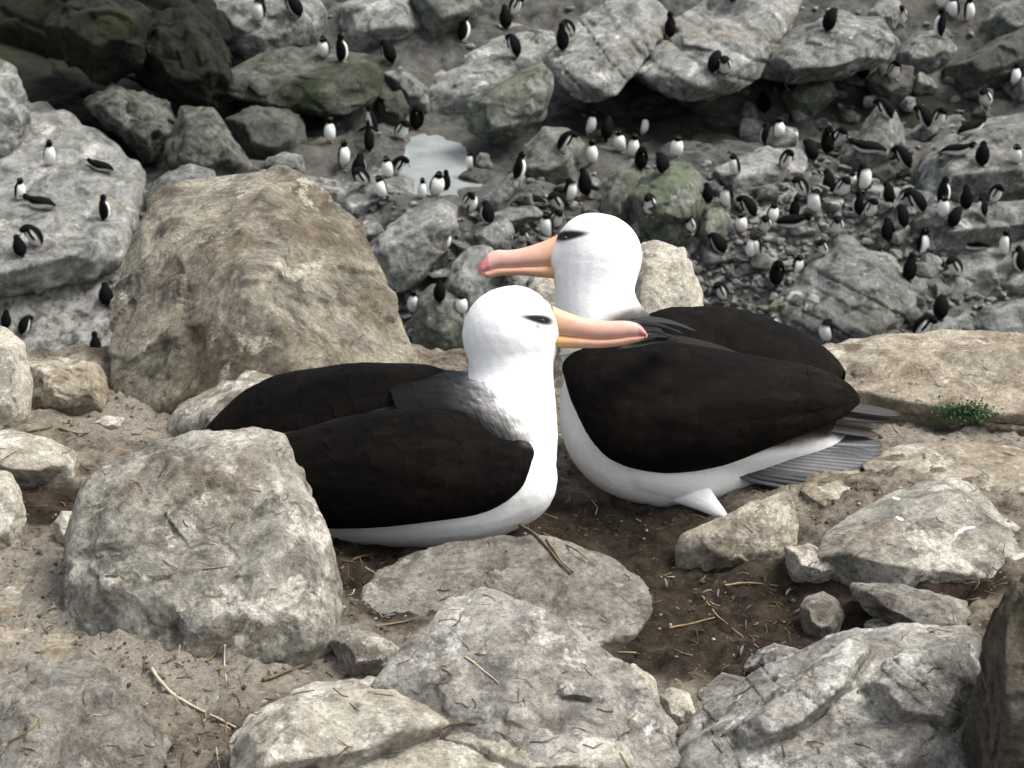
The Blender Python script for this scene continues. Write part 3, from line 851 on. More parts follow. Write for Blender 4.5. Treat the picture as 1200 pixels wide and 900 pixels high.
ZONES = [  # pixel region, label, count, size range in px, materials
 ((835, 1100, 225, 340), 'stone in the scree among penguins above the cracked boulder', 76, (17, 62), ('far', 'far', 'farpale', 'fargreen')),
 ((800, 935, 300, 400), 'stone piled at the foot of the big cracked boulder', 38, (15, 50), ('far', 'far', 'fargreen')),
 ((420, 650, 240, 420), 'stone heaped between the huge brown boulder and the pool', 54, (15, 52), ('far', 'farpale', 'fargreen', 'far')),
 ((600, 850, 215, 320), 'stone strewn around the pyramid boulder below the cave', 42, (15, 48), ('far', 'fargreen', 'far')),
 ((860, 1200, 90, 240), 'stone embedded in the slope around the sharp fin', 46, (16, 60), ('far', 'far', 'fardark')),
 ((1060, 1200, 300, 420), 'stone below the long pale tilted slab', 30, (18, 56), ('far', 'far', 'fargreen')),
]
HILLS = {hill.name}
r_ = np.random.RandomState(41)
for (x0, x1, y0, y1), lab, cnt, (s0, s1), mts in ZONES:
    made = 0; tries = 0
    taken = []
    while made < cnt and tries < cnt * 30:
        tries += 1
        px, py = r_.uniform(x0, x1), r_.uniform(y0, y1)
        hit = cast_px(px, py)
        if hit is None or hit[2].name not in HILLS:
            continue
        s = s0 + (s1 - s0) * r_.rand() ** 1.5
        if any(abs(px - a) < (s + c_) * .33 and abs(py - b) < (s + c_) * .27 for a, b, c_ in taken):
            continue
        if np.hypot(px - 515, (py - 190) * 1.1) < 75: continue
        taken.append((px, py, s))
        D = (hit[0] - CAM) @ FW
        R = s * .5 * D / F
        mt = mts[r_.randint(len(mts))]
        k = r_.randint(len(SCREE))
        key = 'stone_%d_%s' % (k, mt)
        me = bpy.data.meshes.get(key)
        if me is None:
            me = SCREE[k].copy(); me.name = key; me.materials.clear(); me.materials.append(M[mt])
        sz = 'small' if s < s0 + .12 * (s1 - s0) else 'middling' if s < s0 + .45 * (s1 - s0) else 'large'
        cl = {'far': 'mid grey', 'farpale': 'pale', 'fargreen': 'greenish', 'fardark': 'dark'}[mt]
        o = link('stone', me, label='%s %s %s' % (sz, cl, lab), cat='stone', group='loose stones on the far slope', loc=hit[0] + np.array([0, 0, R * .18]))
        o.scale = (R * r_.uniform(.85, 1.25), R * r_.uniform(.85, 1.2), R * r_.uniform(.8, 1.15))
        o.rotation_euler = (r_.uniform(-.4, .4), r_.uniform(-.4, .4), r_.uniform(0, 6.28))
        made += 1

def scatter_mesh(name, items, mat, kind='stuff', **kw):
    """items: list of (pos, scale, rotz, k)"""
    Vs, Fs, n = [], [], 0
    for pos, s, a, k in items:
        V, Fc = SMALL[k]
        c_, s_ = math.cos(a), math.sin(a)
        Q = V * s
        Q = np.stack([Q[:, 0] * c_ - Q[:, 1] * s_, Q[:, 0] * s_ + Q[:, 1] * c_, Q[:, 2]], 1) + pos
        Vs.append(Q); Fs.append(Fc + n); n += len(V)
    me = mesh_from(name, np.vstack(Vs), np.vstack(Fs))
    return link(name, me, mat, kind=kind, **kw)

items = {'far': [], 'farpale': [], 'fardark': []}
for i in range(3600):
    u = r_.rand()
    if u < .55: px, py = r_.uniform(800, 1200), r_.uniform(190, 420)
    elif u < .85: px, py = r_.uniform(400, 860), r_.uniform(200, 420)
    else: px, py = r_.uniform(0, 1200), r_.uniform(0, 420)
    if np.hypot(px - 515, (py - 188) * 1.1) < 62: continue
    hit = cast_px(px, py)
    if hit is None or hit[2].name not in HILLS: continue
    D = (hit[0] - CAM) @ FW
    R = (1.8 + 7.5 * r_.rand() ** 2.4) * D / F
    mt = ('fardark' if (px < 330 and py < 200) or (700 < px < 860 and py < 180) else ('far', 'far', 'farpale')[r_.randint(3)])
    items[mt].append((hit[0] + np.array([0, 0, R * .1]), R, r_.uniform(0, 6.28), r_.randint(4)))
for mt, it in items.items():
    if it:
        scatter_mesh('gravel', it, M[mt], label='loose small gravel spread over the far slope', cat='gravel')

# ------------------------------------------------------------------ penguins
def sweep(rings, seg=14, cap=True):
    """rings: list of (centre(3), axis_side(3)*a, axis_front(3)*b)"""
    V = []
    for c, a, b in rings:
        for j in range(seg):
            t = 2 * math.pi * j / seg
            V.append(np.asarray(c) + np.asarray(a) * math.cos(t) + np.asarray(b) * math.sin(t))
    n = len(rings)
    Fs = []
    for i in range(n - 1):
        for j in range(seg):
            k = (j + 1) % seg
            Fs.append((i * seg + j, i * seg + k, (i + 1) * seg + k, (i + 1) * seg + j))
    if cap:
        Fs.append(tuple(range(seg))[::-1])
        Fs.append(tuple((n - 1) * seg + j for j in range(seg)))
    return np.array(V), Fs

def spline(P, n):
    P = np.asarray(P, float)
    m = len(P)
    t = np.linspace(0, m - 1, n)
    i = np.clip(t.astype(int), 0, m - 2)
    f = (t - i)[:, None]
    p0 = P[np.clip(i - 1, 0, m - 1)]; p1 = P[i]; p2 = P[i + 1]; p3 = P[np.clip(i + 2, 0, m - 1)]
    return .5 * ((2 * p1) + (-p0 + p2) * f + (2 * p0 - 5 * p1 + 4 * p2 - p3) * f ** 2 + (-p0 + 3 * p1 - 3 * p2 + p3) * f ** 3)

# profile along the spine: (y forward, z up, half width, half depth) ; penguin faces +Y
POSES = {
 'upright': [(-.075, .035, .012, .012), (-.05, .05, .06, .05), (-.02, .10, .095, .085), (0, .18, .105, .10), (.005, .26, .098, .092), (0, .32, .074, .07), (.0, .362, .05, .049), (.012, .405, .052, .058), (.022, .44, .05, .06), (.026, .472, .032, .038), (.027, .484, .01, .012)],
 'hunched': [(-.10, .04, .012, .012), (-.07, .055, .06, .05), (-.04, .11, .10, .09), (-.005, .185, .112, .105), (.03, .25, .102, .095), (.065, .30, .08, .072), (.105, .32, .057, .055), (.14, .315, .05, .05), (.165, .295, .044, .047), (.178, .27, .026, .03), (.181, .262, .008, .01)],
 'slouched': [(-.085, .035, .012, .012), (-.055, .05, .062, .052), (-.025, .10, .10, .09), (0, .175, .112, .105), (.004, .245, .104, .098), (.006, .295, .084, .08), (.016, .332, .062, .06), (.034, .362, .055, .058), (.05, .385, .05, .055), (.062, .40, .03, .034), (.066, .404, .01, .012)],
 'lying': [(-.24, .035, .012, .012), (-.20, .055, .05, .035), (-.12, .085, .09, .07), (-.02, .10, .105, .09), (.07, .115, .095, .085), (.14, .145, .07, .062), (.18, .175, .052, .05), (.205, .20, .047, .05), (.225, .215, .042, .046), (.25, .222, .026, .03), (.262, .222, .008, .01)],
 'stretching': [(-.075, .035, .012, .012), (-.05, .05, .06, .05), (-.025, .10, .09, .08), (0, .19, .10, .092), (.012, .28, .088, .082), (.018, .355, .062, .058), (.022, .42, .045, .043), (.03, .475, .042, .043), (.042, .515, .038, .04), (.052, .55, .022, .024), (.055, .562, .007, .008)],
 'preening': [(-.085, .035, .012, .012), (-.055, .05, .06, .05), (-.025, .105, .10, .09), (0, .19, .11, .102), (.012, .265, .10, .092), (.01, .325, .077, .07), (-.02, .362, .056, .054), (-.06, .372, .05, .05), (-.09, .355, .044, .047), (-.105, .33, .026, .03), (-.108, .32, .008, .01)],
}
BLK = np.array([.0028, .0028, .0031]); WHT = np.array([.72, .71, .67]); GRY = np.array([.05, .05, .052])
def pen_meshes(pose):
    P = np.array(POSES[pose])
    S = spline(P, 30)
    c = np.stack([np.zeros(30), S[:, 0], S[:, 1]], 1)
    tan = np.gradient(c, axis=0); tan /= np.linalg.norm(tan, axis=1)[:, None]
    rings = []
    for i in range(30):
        side = np.array([1, 0, 0.]); front = np.cross(tan[i], side) * -1
        front = np.cross(side, tan[i]) * -1
        rings.append((c[i], side * max(S[i, 2], .004), front * max(S[i, 3], .004)))
    V, Fs = sweep(rings, 18)
    ring = np.arange(len(V)) // 18
    j = np.arange(len(V)) % 18
    th = 2 * np.pi * j / 18
    fr = np.sin(th)      # +1 or -1 towards the belly
    # find which sign is belly (towards +y at mid body)
    mid = (ring == 12)
    if V[mid][np.argmax(fr[mid]), 1] < V[mid][np.argmin(fr[mid]), 1]: fr = -fr
    if pose == 'lying':
        fr = np.where(V[mid][np.argmax(fr[mid]), 2] < V[mid][np.argmin(fr[mid]), 2], fr, -fr)
    t = ring / 29.0
    belly = sm(.10, .36, fr) * (1 - sm(.55, .61, t + (.10 if pose == 'preening' else 0))) * sm(.03, .10, t)
    C = BLK[None] * (1 - belly[:, None]) + WHT[None] * belly[:, None]
    # pale crest line over the eye
    crest = (np.abs(fr - .25) < .22) & (t > .82) & (t < .9)
    C[crest] = [.12, .10, .03]
    me = mesh_from('penguin_body_' + pose, V, Fs); set_col(me, C)
    # bill
    h0, h1 = c[26], c[27]
    dirn = {'upright': (0, 1, -.1), 'slouched': (0, .95, -.3), 'hunched': (0, .6, -.8), 'lying': (0, 1, .05), 'stretching': (0, .45, .9), 'preening': (0, -.6, -.8)}[pose]
    d = np.array(dirn); d /= np.linalg.norm(d)
    b0 = c[25] + d * .035
    sd = np.array([1, 0, 0.]); up = np.cross(sd, d)
    rb = [(b0, sd * .009, up * .011), (b0 + d * .018, sd * .008, up * .010), (b0 + d * .034, sd * .005, up * .007), (b0 + d * .044 + np.array([0, 0, -.003]), sd * .0015, up * .002)]
    VB, FB = sweep(rb, 8)
    mb = mesh_from('penguin_bill_' + pose, VB, FB)
    # flippers
    fl = []
    i0 = 18
    for s in (-1, 1):
        sh = c[i0] + np.array([s * (S[i0, 2] * .93), -.01, 0])
        if pose == 'stretching': dn = np.array([s * .9, -.1, -.35])
        elif pose == 'lying': dn = np.array([s * .35, -.85, -.25])
        elif pose == 'hunched': dn = np.array([s * .28, -.25, -.93])
        else: dn = np.array([s * .30, -.14, -.94])
        dn = dn / np.linalg.norm(dn)
        wd = np.cross(dn, [s, 0, 0]); wd /= max(np.linalg.norm(wd), 1e-6)
        if pose == 'stretching': wd = np.array([0, .4, .9])
        th_ = np.cross(dn, wd)
        rr = []
        for q, wv in ((0, .026), (.25, .038), (.55, .034), (.85, .021), (1, .007)):
            rr.append((sh + dn * .185 * q, wd * wv, th_ * .008 * (1 - .4 * q)))
        VF, FF = sweep(rr, 8)
        mf = mesh_from('penguin_flipper_' + pose, VF, FF)
        Cc = np.tile(BLK, (len(VF), 1)); set_col(mf, Cc); fl.append(mf)
    ft = []
    for s in (-1, 1):
        y0 = -.03 if pose != 'lying' else -.16
        f0 = np.array([s * .045, y0, .012])
        rr = [(f0 + np.array([0, -.02, .004]), np.array([.014, 0, 0]), np.array([0, 0, .012])), (f0 + np.array([0, .03, 0]), np.array([.024, 0, 0]), np.array([0, 0, .012])), (f0 + np.array([0, .075, -.003]), np.array([.03, 0, 0]), np.array([0, 0, .007]))]
        VT, FT = sweep(rr, 8)
        ft.append(mesh_from('penguin_foot_' + pose, VT, FT))
    return me, mb, fl, ft
PM = {p: pen_meshes(p) for p in POSES}
for p, (a, b, fl, ft) in PM.items():
    a.materials.append(M['penguin']); b.materials.append(M['orange'])
    for q in fl: q.materials.append(M['penguin'])
    for q in ft: q.materials.append(M['foot'])

PZ = [  # region and place phrase for the labels
 ((0, 175, 100, 335), 'on the great pale slab'),
 ((0, 140, 335, 430), 'on gravel beside the huge brown boulder'),
 ((280, 470, 0, 95), 'over the mossy overhang'),
 ((530, 690, 0, 80), 'on the pale boulders above the pool'),
 ((770, 870, 0, 100), 'on the massive cave roof'),
 ((940, 1200, 0, 70), 'on rocks near the square block'),
 ((370, 535, 110, 255), 'on the flat rock beside the pool'),
 ((536, 640, 180, 300), 'on stones at the pool outlet'),
 ((620, 770, 120, 200), 'under the mouth of the dark cave'),
 ((600, 810, 200, 300), 'among stones near the right albatross head'),
 ((470, 560, 290, 400), 'beside the huge brown boulder'),
 ((780, 930, 140, 230), 'around the flat topped pale rock'),
 ((900, 1060, 140, 235), 'below the sharp upright fin of rock'),
 ((1040, 1200, 70, 230), 'on the broad sloping grey slab'),
 ((840, 960, 225, 350), 'in the scree left of the cracked boulder'),
 ((930, 1100, 225, 310), 'in the scree above the cracked boulder'),
 ((1095, 1200, 225, 345), 'around the long pale tilted slab'),
 ((800, 1200, 340, 430), 'in the rocks just above the ledge rim')]
POSE_TXT = {'upright': 'standing upright', 'slouched': 'slouching upright', 'hunched': 'bent forward', 'lying': 'lying on its belly', 'stretching': 'stretching, flippers out', 'preening': 'preening backward'}
FACE = {'f': (180, 'white belly showing'), 'b': (0, 'black back showing'), 'l': (90, 'left flank showing'), 'r': (-90, 'right flank showing'),
        'fl': (140, 'belly and left flank showing'), 'fr': (-140, 'belly and right flank showing'), 'bl': (45, 'back and left flank showing'), 'br': (-45, 'back and right flank showing')}
U, Hn, Ly, St, Pr = 'upright', 'hunched', 'lying', 'stretching', 'preening'
PENG = [
 (57, 198, 'fr', U, 33), (118, 203, 'l', Ly, 24), (22, 238, 'fr', U, 30), (47, 249, 'l', Ly, 28), (123, 261, 'br', U, 33), (24, 305, 'bl', U, 31), (40, 294, 'fl', Hn, 36), (124, 367, 'b', U, 33), (112, 424, 'b', U, 30), (6, 392, 'b', U, 28), (28, 402, 'br', Hn, 26),
 (301, 34, 'fl', Pr, 34), (347, 28, 'bl', Hn, 34), (379, 70, 'fl', U, 38), (402, 74, 'br', U, 36), (456, 81, 'bl', Hn, 36), (543, 49, 'br', U, 32), (594, 36, 'b', U, 34), (604, 25, 'fr', Hn, 28), (602, 72, 'bl', Hn, 32), (661, 62, 'b', U, 36), (668, 45, 'fl', Hn, 26),
 (784, 47, 'bl', U, 34), (836, 92, 'br', Hn, 34), (849, 91, 'f', Hn, 32), (859, 12, 'b', Hn, 26), (972, 40, 'br', Hn, 32), (1048, 101, 'f', Hn, 34), (1100, 45, 'bl', U, 34), (1117, 27, 'fl', U, 34), (1137, 27, 'fr', U, 32), (1104, 15, 'f', Pr, 28), (1056, 30, 'f', Hn, 28),
 (1156, 132, 'fl', Hn, 34), (1084, 152, 'bl', Hn, 36), (1101, 155, 'fr', Hn, 30), (1140, 158, 'r', Ly, 30), (1122, 187, 'r', Ly, 28), (1190, 108, 'f', U, 26), (1190, 210, 'fl', U, 30),
 (386, 173, 'f', U, 33), (379, 153, 'bl', Hn, 32), (437, 160, 'l', St, 40), (433, 180, 'b', St, 36), (470, 166, 'fr', Hn, 32), (487, 153, 'b', Pr, 33), (403, 200, 'fr', U, 32), (419, 212, 'b', U, 36), (425, 226, 'fl', Hn, 30), (455, 210, 'fl', U, 33), (465, 207, 'fr', Hn, 30), (448, 245, 'fl', U, 33), (494, 235, 'f', U, 27), (510, 231, 'fr', U, 36), (521, 224, 'b', U, 22),
 (551, 199, 'fl', U, 28), (548, 254, 'f', Hn, 28), (572, 265, 'bl', U, 34), (553, 254, 'fr', Pr, 22),
 (633, 147, 'fr', U, 32), (691, 160, 'fr', U, 30), (661, 183, 'r', Hn, 32), (607, 213, 'br', U, 36), (655, 216, 'f', Hn, 30), (693, 195, 'f', U, 31), (727, 182, 'fl', U, 33), (740, 186, 'f', U, 33), (750, 203, 'b', Pr, 32), (754, 160, 'fr', U, 26), (686, 237, 'b', U, 36), (622, 228, 'l', Ly, 28), (654, 252, 'fl', Hn, 34), (668, 250, 'fr', Pr, 30), (640, 278, 'fl', U, 34), (651, 274, 'f', Hn, 28), (792, 186, 'f', U, 30), (762, 254, 'fl', Hn, 33), (612, 297, 'f', Hn, 24), (522, 318, 'fr', Pr, 28), (515, 363, 'b', U, 30), (483, 374, 'f', U, 30), (541, 392, 'f', U, 26), (808, 298, 'f', Hn, 28),
 (862, 215, 'fl', U, 31), (921, 213, 'fr', Hn, 30), (900, 158, 'bl', U, 34), (913, 173, 'f', U, 29), (896, 140, 'b', Hn, 28), (969, 182, 'b', Pr, 38), (984, 178, 'fr', Hn, 32), (851, 248, 'fl', Pr, 30), (870, 281, 'f', U, 32), (896, 277, 'f', Hn, 26), (886, 304, 'fl', U, 30), (879, 327, 'f', U, 32), (908, 343, 'b', Pr, 34), (928, 290, 'r', Ly, 30), (939, 244, 'fl', Hn, 30), (987, 244, 'f', Hn, 32), (972, 224, 'bl', U, 34), (1013, 240, 'fr', Pr, 34), (1018, 200, 'l', Ly, 32), (1042, 190, 'r', Ly, 32), (980, 280, 'f', Hn, 30), (966, 303, 'fl', Hn, 26), (1042, 250, 'bl', U, 33), (1060, 255, 'f', Hn, 31), (1079, 252, 'bl', Hn, 34), (1106, 244, 'br', U, 33), (1132, 246, 'b', U, 32), (1081, 298, 'fr', U, 35), (1040, 296, 'b', U, 34), (1178, 304, 'fl', U, 34), (1195, 324, 'bl', U, 36), (1012, 232, 'b', Hn, 30), (846, 362, 'fl', Hn, 30), (968, 400, 'fl', Pr, 30), (1103, 378, 'b', Hn, 32), (1078, 412, 'fr', Hn, 36), (1143, 296, 'l', Ly, 26), (952, 192, 'b', Hn, 30), (1000, 220, 'f', U, 28),
 (880, 255, 'bl', Hn, 30), (905, 262, 'fr', U, 30), (930, 262, 'b', U, 30), (955, 262, 'fl', Pr, 30), (1005, 268, 'bl', U, 32), (1022, 262, 'fr', Hn, 30), (1058, 272, 'b', Hn, 30), (1105, 268, 'fl', U, 32), (1118, 272, 'br', Hn, 30), (1152, 262, 'bl', U, 30), (1168, 240, 'fr', Hn, 30), (1150, 212, 'b', U, 32), (1062, 208, 'bl', Hn, 32), (830, 240, 'b', U, 30), (845, 300, 'bl', Hn, 30), (935, 320, 'fr', U, 30), (1065, 338, 'b', U, 34), (1120, 330, 'fl', Hn, 32), (1040, 145, 'bl', Hn, 30), (1010, 110, 'b', U, 30), (925, 125, 'bl', Hn, 28), (710, 170, 'b', Hn, 30), (775, 205, 'bl', Hn, 30), (598, 240, 'b', U, 32),
]
def place_of(px, py):
    best, bd = None, 1e9
    for (x0, x1, y0, y1), t in PZ:
        dx = max(x0 - px, 0, px - x1); dy = max(y0 - py, 0, py - y1)
        d = math.hypot(dx, dy)
        if d < bd: best, bd = t, d
    return best
DG = dgraph()
seen_lab = {}
plist = []
for i, (px, py, fc, pose, hp) in enumerate(PENG):
    hit = cast_px(px, py)
    if hit is None: continue
    p = hit[0] + np.array([0, .10, 0])
    dn = cast_down(p, .45, 3)
    if dn is not None and abs(dn[0][2] - hit[0][2]) < .35: p = dn[0]
    else: p = hit[0]
    if pose == 'upright' and i % 2 == 1: pose = 'slouched'; hp *= .92
    plist.append((p, px, py, fc, pose, hp))
NAT = {'upright': .48, 'slouched': .43, 'hunched': .42, 'lying': .36, 'stretching': .56, 'preening': .42}
for p, px, py, fc, pose, hp in plist:
    D = (p - CAM) @ FW
    hm = hp * D / F
    s = min(max(hm / NAT[pose], .84), 1.25)
    me, mb, fl, ft = PM[pose]
    lab = 'penguin %s %s, %s' % (POSE_TXT[pose], place_of(px, py), FACE[fc][1])
    o = link('penguin', me, label=lab, cat='penguin', group='penguin colony on the far rocks', loc=p - np.array([0, 0, .012]))
    o.scale = (s * random.uniform(.9, 1.14), s * random.uniform(.92, 1.1), s * random.uniform(.92, 1.06))
    o.rotation_euler = (math.radians(random.uniform(-9, 5)), math.radians(random.uniform(-7, 7)), math.radians(FACE[fc][0] + random.uniform(-24, 24)))
    link('bill', mb, parent=o)
    for q in fl: link('flipper', q, parent=o)
    for q in ft: link('foot', q, parent=o)

# ------------------------------------------------------------------ albatrosses
def remeshed(balls, vox, smooth_it=14):
    """one continuous surface round a set of balls [(centre, radius)]"""
    bm = bmesh.new()
    Vs, Fs, n = [], [], 0
    iv, ifc = ico(3)
    for c, r in balls:
        Vs.append(iv * r + c); Fs.append(ifc + n); n += len(iv)
    bm.free()
    me = mesh_from('tmp', np.vstack(Vs), np.vstack(Fs))
    o = bpy.data.objects.new('tmp', me); COL.objects.link(o)
    md = o.modifiers.new('r', 'REMESH'); md.mode = 'VOXEL'; md.voxel_size = vox; md.use_smooth_shade = True
    ms = o.modifiers.new('s', 'SMOOTH'); ms.factor = .5; ms.iterations = smooth_it
    dg = dgraph()
    out = bpy.data.meshes.new_from_object(o.evaluated_get(dg))
    bpy.data.objects.remove(o); bpy.data.meshes.remove(me)
    V = np.empty(len(out.vertices) * 3, np.float32); out.vertices.foreach_get('co', V)
    return out, V.reshape(-1, 3).astype(float)

def chain(pts, n=14):
    """pts: (px,py,r_px,D) -> dense balls"""
    S = spline(pts, n)
    return [(Pd(a, b, d), r * d / F) for a, b, r, d in S]

def side(V, D):
    """bird-plane coordinates in photograph units at the bird's own depth D (orthographic in the bird's side plane)"""
    d = V - (CAM + FW * D)
    return 600 + (d @ RT) * F / D, 450 - (d @ UP) * F / D, (d @ FW)

def wing(name, stations, parent, mat, nu=70, nv=34, thick=.010, tint=None, ridgeline=True, seed=1):
    """stations: list of cross sections, each a list of 3 (px,py,D): inner edge, crest, outer edge"""
    S = np.array(stations, float)                  # (n,3,3)
    W_ = np.array([[Pd(*q) for q in st] for st in S])
    A = np.stack([spline(W_[:, k], nu) for k in range(3)], 1)     # (nu,3,3)
    v = np.linspace(0, 1, nv)
    B = np.zeros((nu, nv, 3))
    # quadratic through three points at v = 0,.5,1
    l0 = 2 * (v - .5) * (v - 1); l1 = -4 * v * (v - 1); l2 = 2 * v * (v - .5)
    for k, l in enumerate((l0, l1, l2)):
        B += A[:, k][:, None, :] * l[None, :, None]
    du = np.gradient(B, axis=0); dv = np.gradient(B, axis=1)
    N = np.cross(du, dv); N /= np.maximum(np.linalg.norm(N, axis=2), 1e-9)[..., None]
    outd = (A[:, 1] - .5 * (A[:, 0] + A[:, 2])).mean(0)
    if (N.reshape(-1, 3) @ outd).mean() < 0: N = -N
    uu = np.linspace(0, 1, nu)[:, None] * np.ones((1, nv)); vv = v[None] * np.ones((nu, 1))
    prof = (1 - np.abs(2 * vv - 1) ** 6) * (1 - uu ** 8) * sm(0, .22, uu)
    # feather relief: long flight feathers lengthwise at the rear, scalloped coverts in front
    fv = vv * 9 + 1.6 * uu
    long_ = ((fv % 1) - .5) * sm(.40, .8, uu) * .0016
    cu = uu * 15; row = np.floor(cu)
    sc = ((cu + .5 * np.abs(((vv * 12 + .5 * (row % 2)) % 1) - .5)) % 1 - .5) * (1 - sm(.5, .8, uu)) * .0004
    pn = np.stack([uu.ravel() * 6, vv.ravel() * 5, np.full(uu.size, seed * 3.1)], 1)
    lump = (fbm(pn, 3, seed) * .0045).reshape(nu, nv)
    outer = B + N * ((thick * prof) + (long_ + sc + lump) * prof)[..., None]
    inner = B - N * (thick * .8 * prof)[..., None]
    V = np.vstack([outer.reshape(-1, 3), inner.reshape(-1, 3)])
    WSURF = (outer, N)
    i = np.arange(nu * nv).reshape(nu, nv); o2 = nu * nv
    Fq = [np.stack([i[:-1, :-1].ravel(), i[:-1, 1:].ravel(), i[1:, 1:].ravel(), i[1:, :-1].ravel()], 1)]
    Fq.append(Fq[0][:, ::-1] + o2)
    def strip(a, b): return np.stack([a[:-1], a[1:], b[1:], b[:-1]], 1)
    for e in (i[0, :], i[-1, ::-1], i[::-1, 0], i[:, -1]):
        Fq.append(strip(e, e + o2))
    cols = np.ones((nu, nv, 3)) * 1.0
    if tint is not None: cols = tint(uu, vv)
    fringe = np.clip(long_ / .0008, 0, 1) ** 4 * .5
    cols = cols * (1 + fringe)[..., None]
    C = np.vstack([cols.reshape(-1, 3), cols.reshape(-1, 3)])
    base = np.array(parent.location)
    me = mesh_from(name, recentre(V, base), np.vstack(Fq))
    set_col(me, C)
    wo_ = link(name, me, mat, parent=parent)
    # overlapping covert and flight feathers laid over the wing, front rows on top of rear rows
    q_ = np.random.RandomState(seed * 11 + 1)
    def samp(A_, u, v_):
        fu = np.clip(u, 0, 1) * (nu - 1); fv_ = np.clip(v_, 0, 1) * (nv - 1)
        iu = np.clip(fu.astype(int), 0, nu - 2); iv_ = np.clip(fv_.astype(int), 0, nv - 2)
        a_, b_ = (fu - iu)[..., None], (fv_ - iv_)[..., None]
        return (A_[iu, iv_] * (1 - a_) * (1 - b_) + A_[iu + 1, iv_] * a_ * (1 - b_) + A_[iu, iv_ + 1] * (1 - a_) * b_ + A_[iu + 1, iv_ + 1] * a_ * b_)
    U0, V0, LU, WV = [], [], [], []
    u = .90; row = 0
    while u > .03:
        big = float(sm(.34, .62, u))
        k_ = int(17 - 9 * big)
        for j in range(k_):
            v0 = (j + .5 + .5 * (row % 2) + q_.uniform(-.12, .12)) / (k_ + .5)
            U0.append(u + q_.uniform(-.008, .008)); V0.append(v0); LU.append((.075 + .22 * big) * q_.uniform(.9, 1.12)); WV.append(1.05 / k_)
        u -= .034 + .05 * big; row += 1
    U0, V0, LU, WV = map(np.array, (U0, V0, LU, WV))
    LU = np.minimum(LU, .99 - U0)
    T_ = np.array([0, .4, .75, .93, 1.0]); Wt = np.array([.85, 1.0, 1.0, .82, .5]); S_ = np.array([-1, -.5, 0, .5, 1])
    uu_ = U0[:, None, None] + LU[:, None, None] * (T_[None, :, None] - .06 * (S_ ** 2)[None, None, :] * T_[None, :, None])
    vv_ = V0[:, None, None] + WV[:, None, None] * Wt[None, :, None] * S_[None, None, :]
    pos = samp(outer, uu_, vv_); nr_ = samp(N, uu_, vv_)
    edge_k = (sm(0, .06, np.clip(vv_, 0, 1)) * sm(0, .06, 1 - np.clip(vv_, 0, 1)) * sm(0, .05, uu_))
    lift = (.0007 + .0009 * T_[None, :, None] ** 1.5 + .0003 * (1 - S_ ** 2)[None, None, :]) * (.35 + .65 * edge_k)
    pos = pos + nr_ * lift[..., None]
    cc_ = samp(cols, uu_, vv_) * q_.uniform(.72, 1.32, len(U0))[:, None, None, None]
    fr_ = 1 + .28 * (T_[None, :, None, None] ** 6) + .08 * (np.abs(S_) ** 3)[None, None, :, None]
    shaft_ = 1 + .12 * (np.abs(S_) < .1)[None, None, :, None]
    cc_ = cc_ * fr_ * shaft_
    nf = len(U0); base_i = (np.arange(nf) * 25)[:, None]
    qd = np.array([[a * 5 + b, a * 5 + b + 1, a * 5 + b + 6, a * 5 + b + 5] for a in range(4) for b in range(4)])
    Ff = (base_i[:, :, None] + qd[None]).reshape(-1, 4)
    mf = mesh_from('wing_feathers', recentre(pos.reshape(-1, 3), base), Ff)
    set_col(mf, cc_.reshape(-1, 3))
    link('wing_feathers', mf, mat, parent=wo_, kind='stuff')
    return wo_

def feather(name, parent, root, tip, half, nrm_hint, mat, col, shaft=None, base_loc=None, bend=.0, curve_col=None, n=14, m=5, blunt=.5):
    """a flat feather with shaft ridge and real thickness from root to tip"""
    root, tip = np.asarray(root), np.asarray(tip)
    d = tip - root; L_ = np.linalg.norm(d); d = d / L_
    nh = np.asarray(nrm_hint, float); w = np.cross(d, nh); w /= np.linalg.norm(w); nn_ = np.cross(w, d)
    t = np.linspace(0, 1, n)
    wd = half * (sm(-.05, .35, t)) * (1 - np.clip((t - blunt) / (1 - blunt), 0, 1) ** 2.6) ** .6 + .0004
    s = np.linspace(-1, 1, m * 2 + 1)
    V = []; C = []
    for lay in (1, -1):
        for i in range(n):
            for q in s:
                P_ = root + d * (L_ * t[i]) + w * wd[i] * q + nn_ * (bend * math.sin(math.pi * t[i]) * L_ - .07 * wd[i] * q * q + lay * .0006 + lay * .0012 * math.exp(-(q / .12) ** 2))
                V.append(P_)
                c = np.array(col) if curve_col is None else curve_col(t[i], q)
                if shaft is not None and abs(q) < .12: c = np.array(shaft)
                C.append(c)
    k = m * 2 + 1
    Fs = []
    o2 = n * k
    for i in range(n - 1):
        for j in range(k - 1):
            a = i * k + j
            Fs.append((a, a + 1, a + k + 1, a + k)); Fs.append((o2 + a, o2 + a + k, o2 + a + k + 1, o2 + a + 1))
        Fs.append((i * k, (i + 1) * k, o2 + (i + 1) * k, o2 + i * k))
        a = i * k + k - 1
        Fs.append((a, o2 + a, o2 + a + k, a + k))
    V = np.array(V)
    if base_loc is None: base_loc = np.array(parent.location) if parent is not None else root
    me = mesh_from(name, recentre(V, base_loc), Fs); set_col(me, np.array(C))
    return link(name, me, mat, parent=parent)

def lerp_cols(stops, t):
    xs = [s[0] for s in stops]
    return np.stack([np.interp(t, xs, [s[1][k] for s in stops]) for k in range(3)], -1)

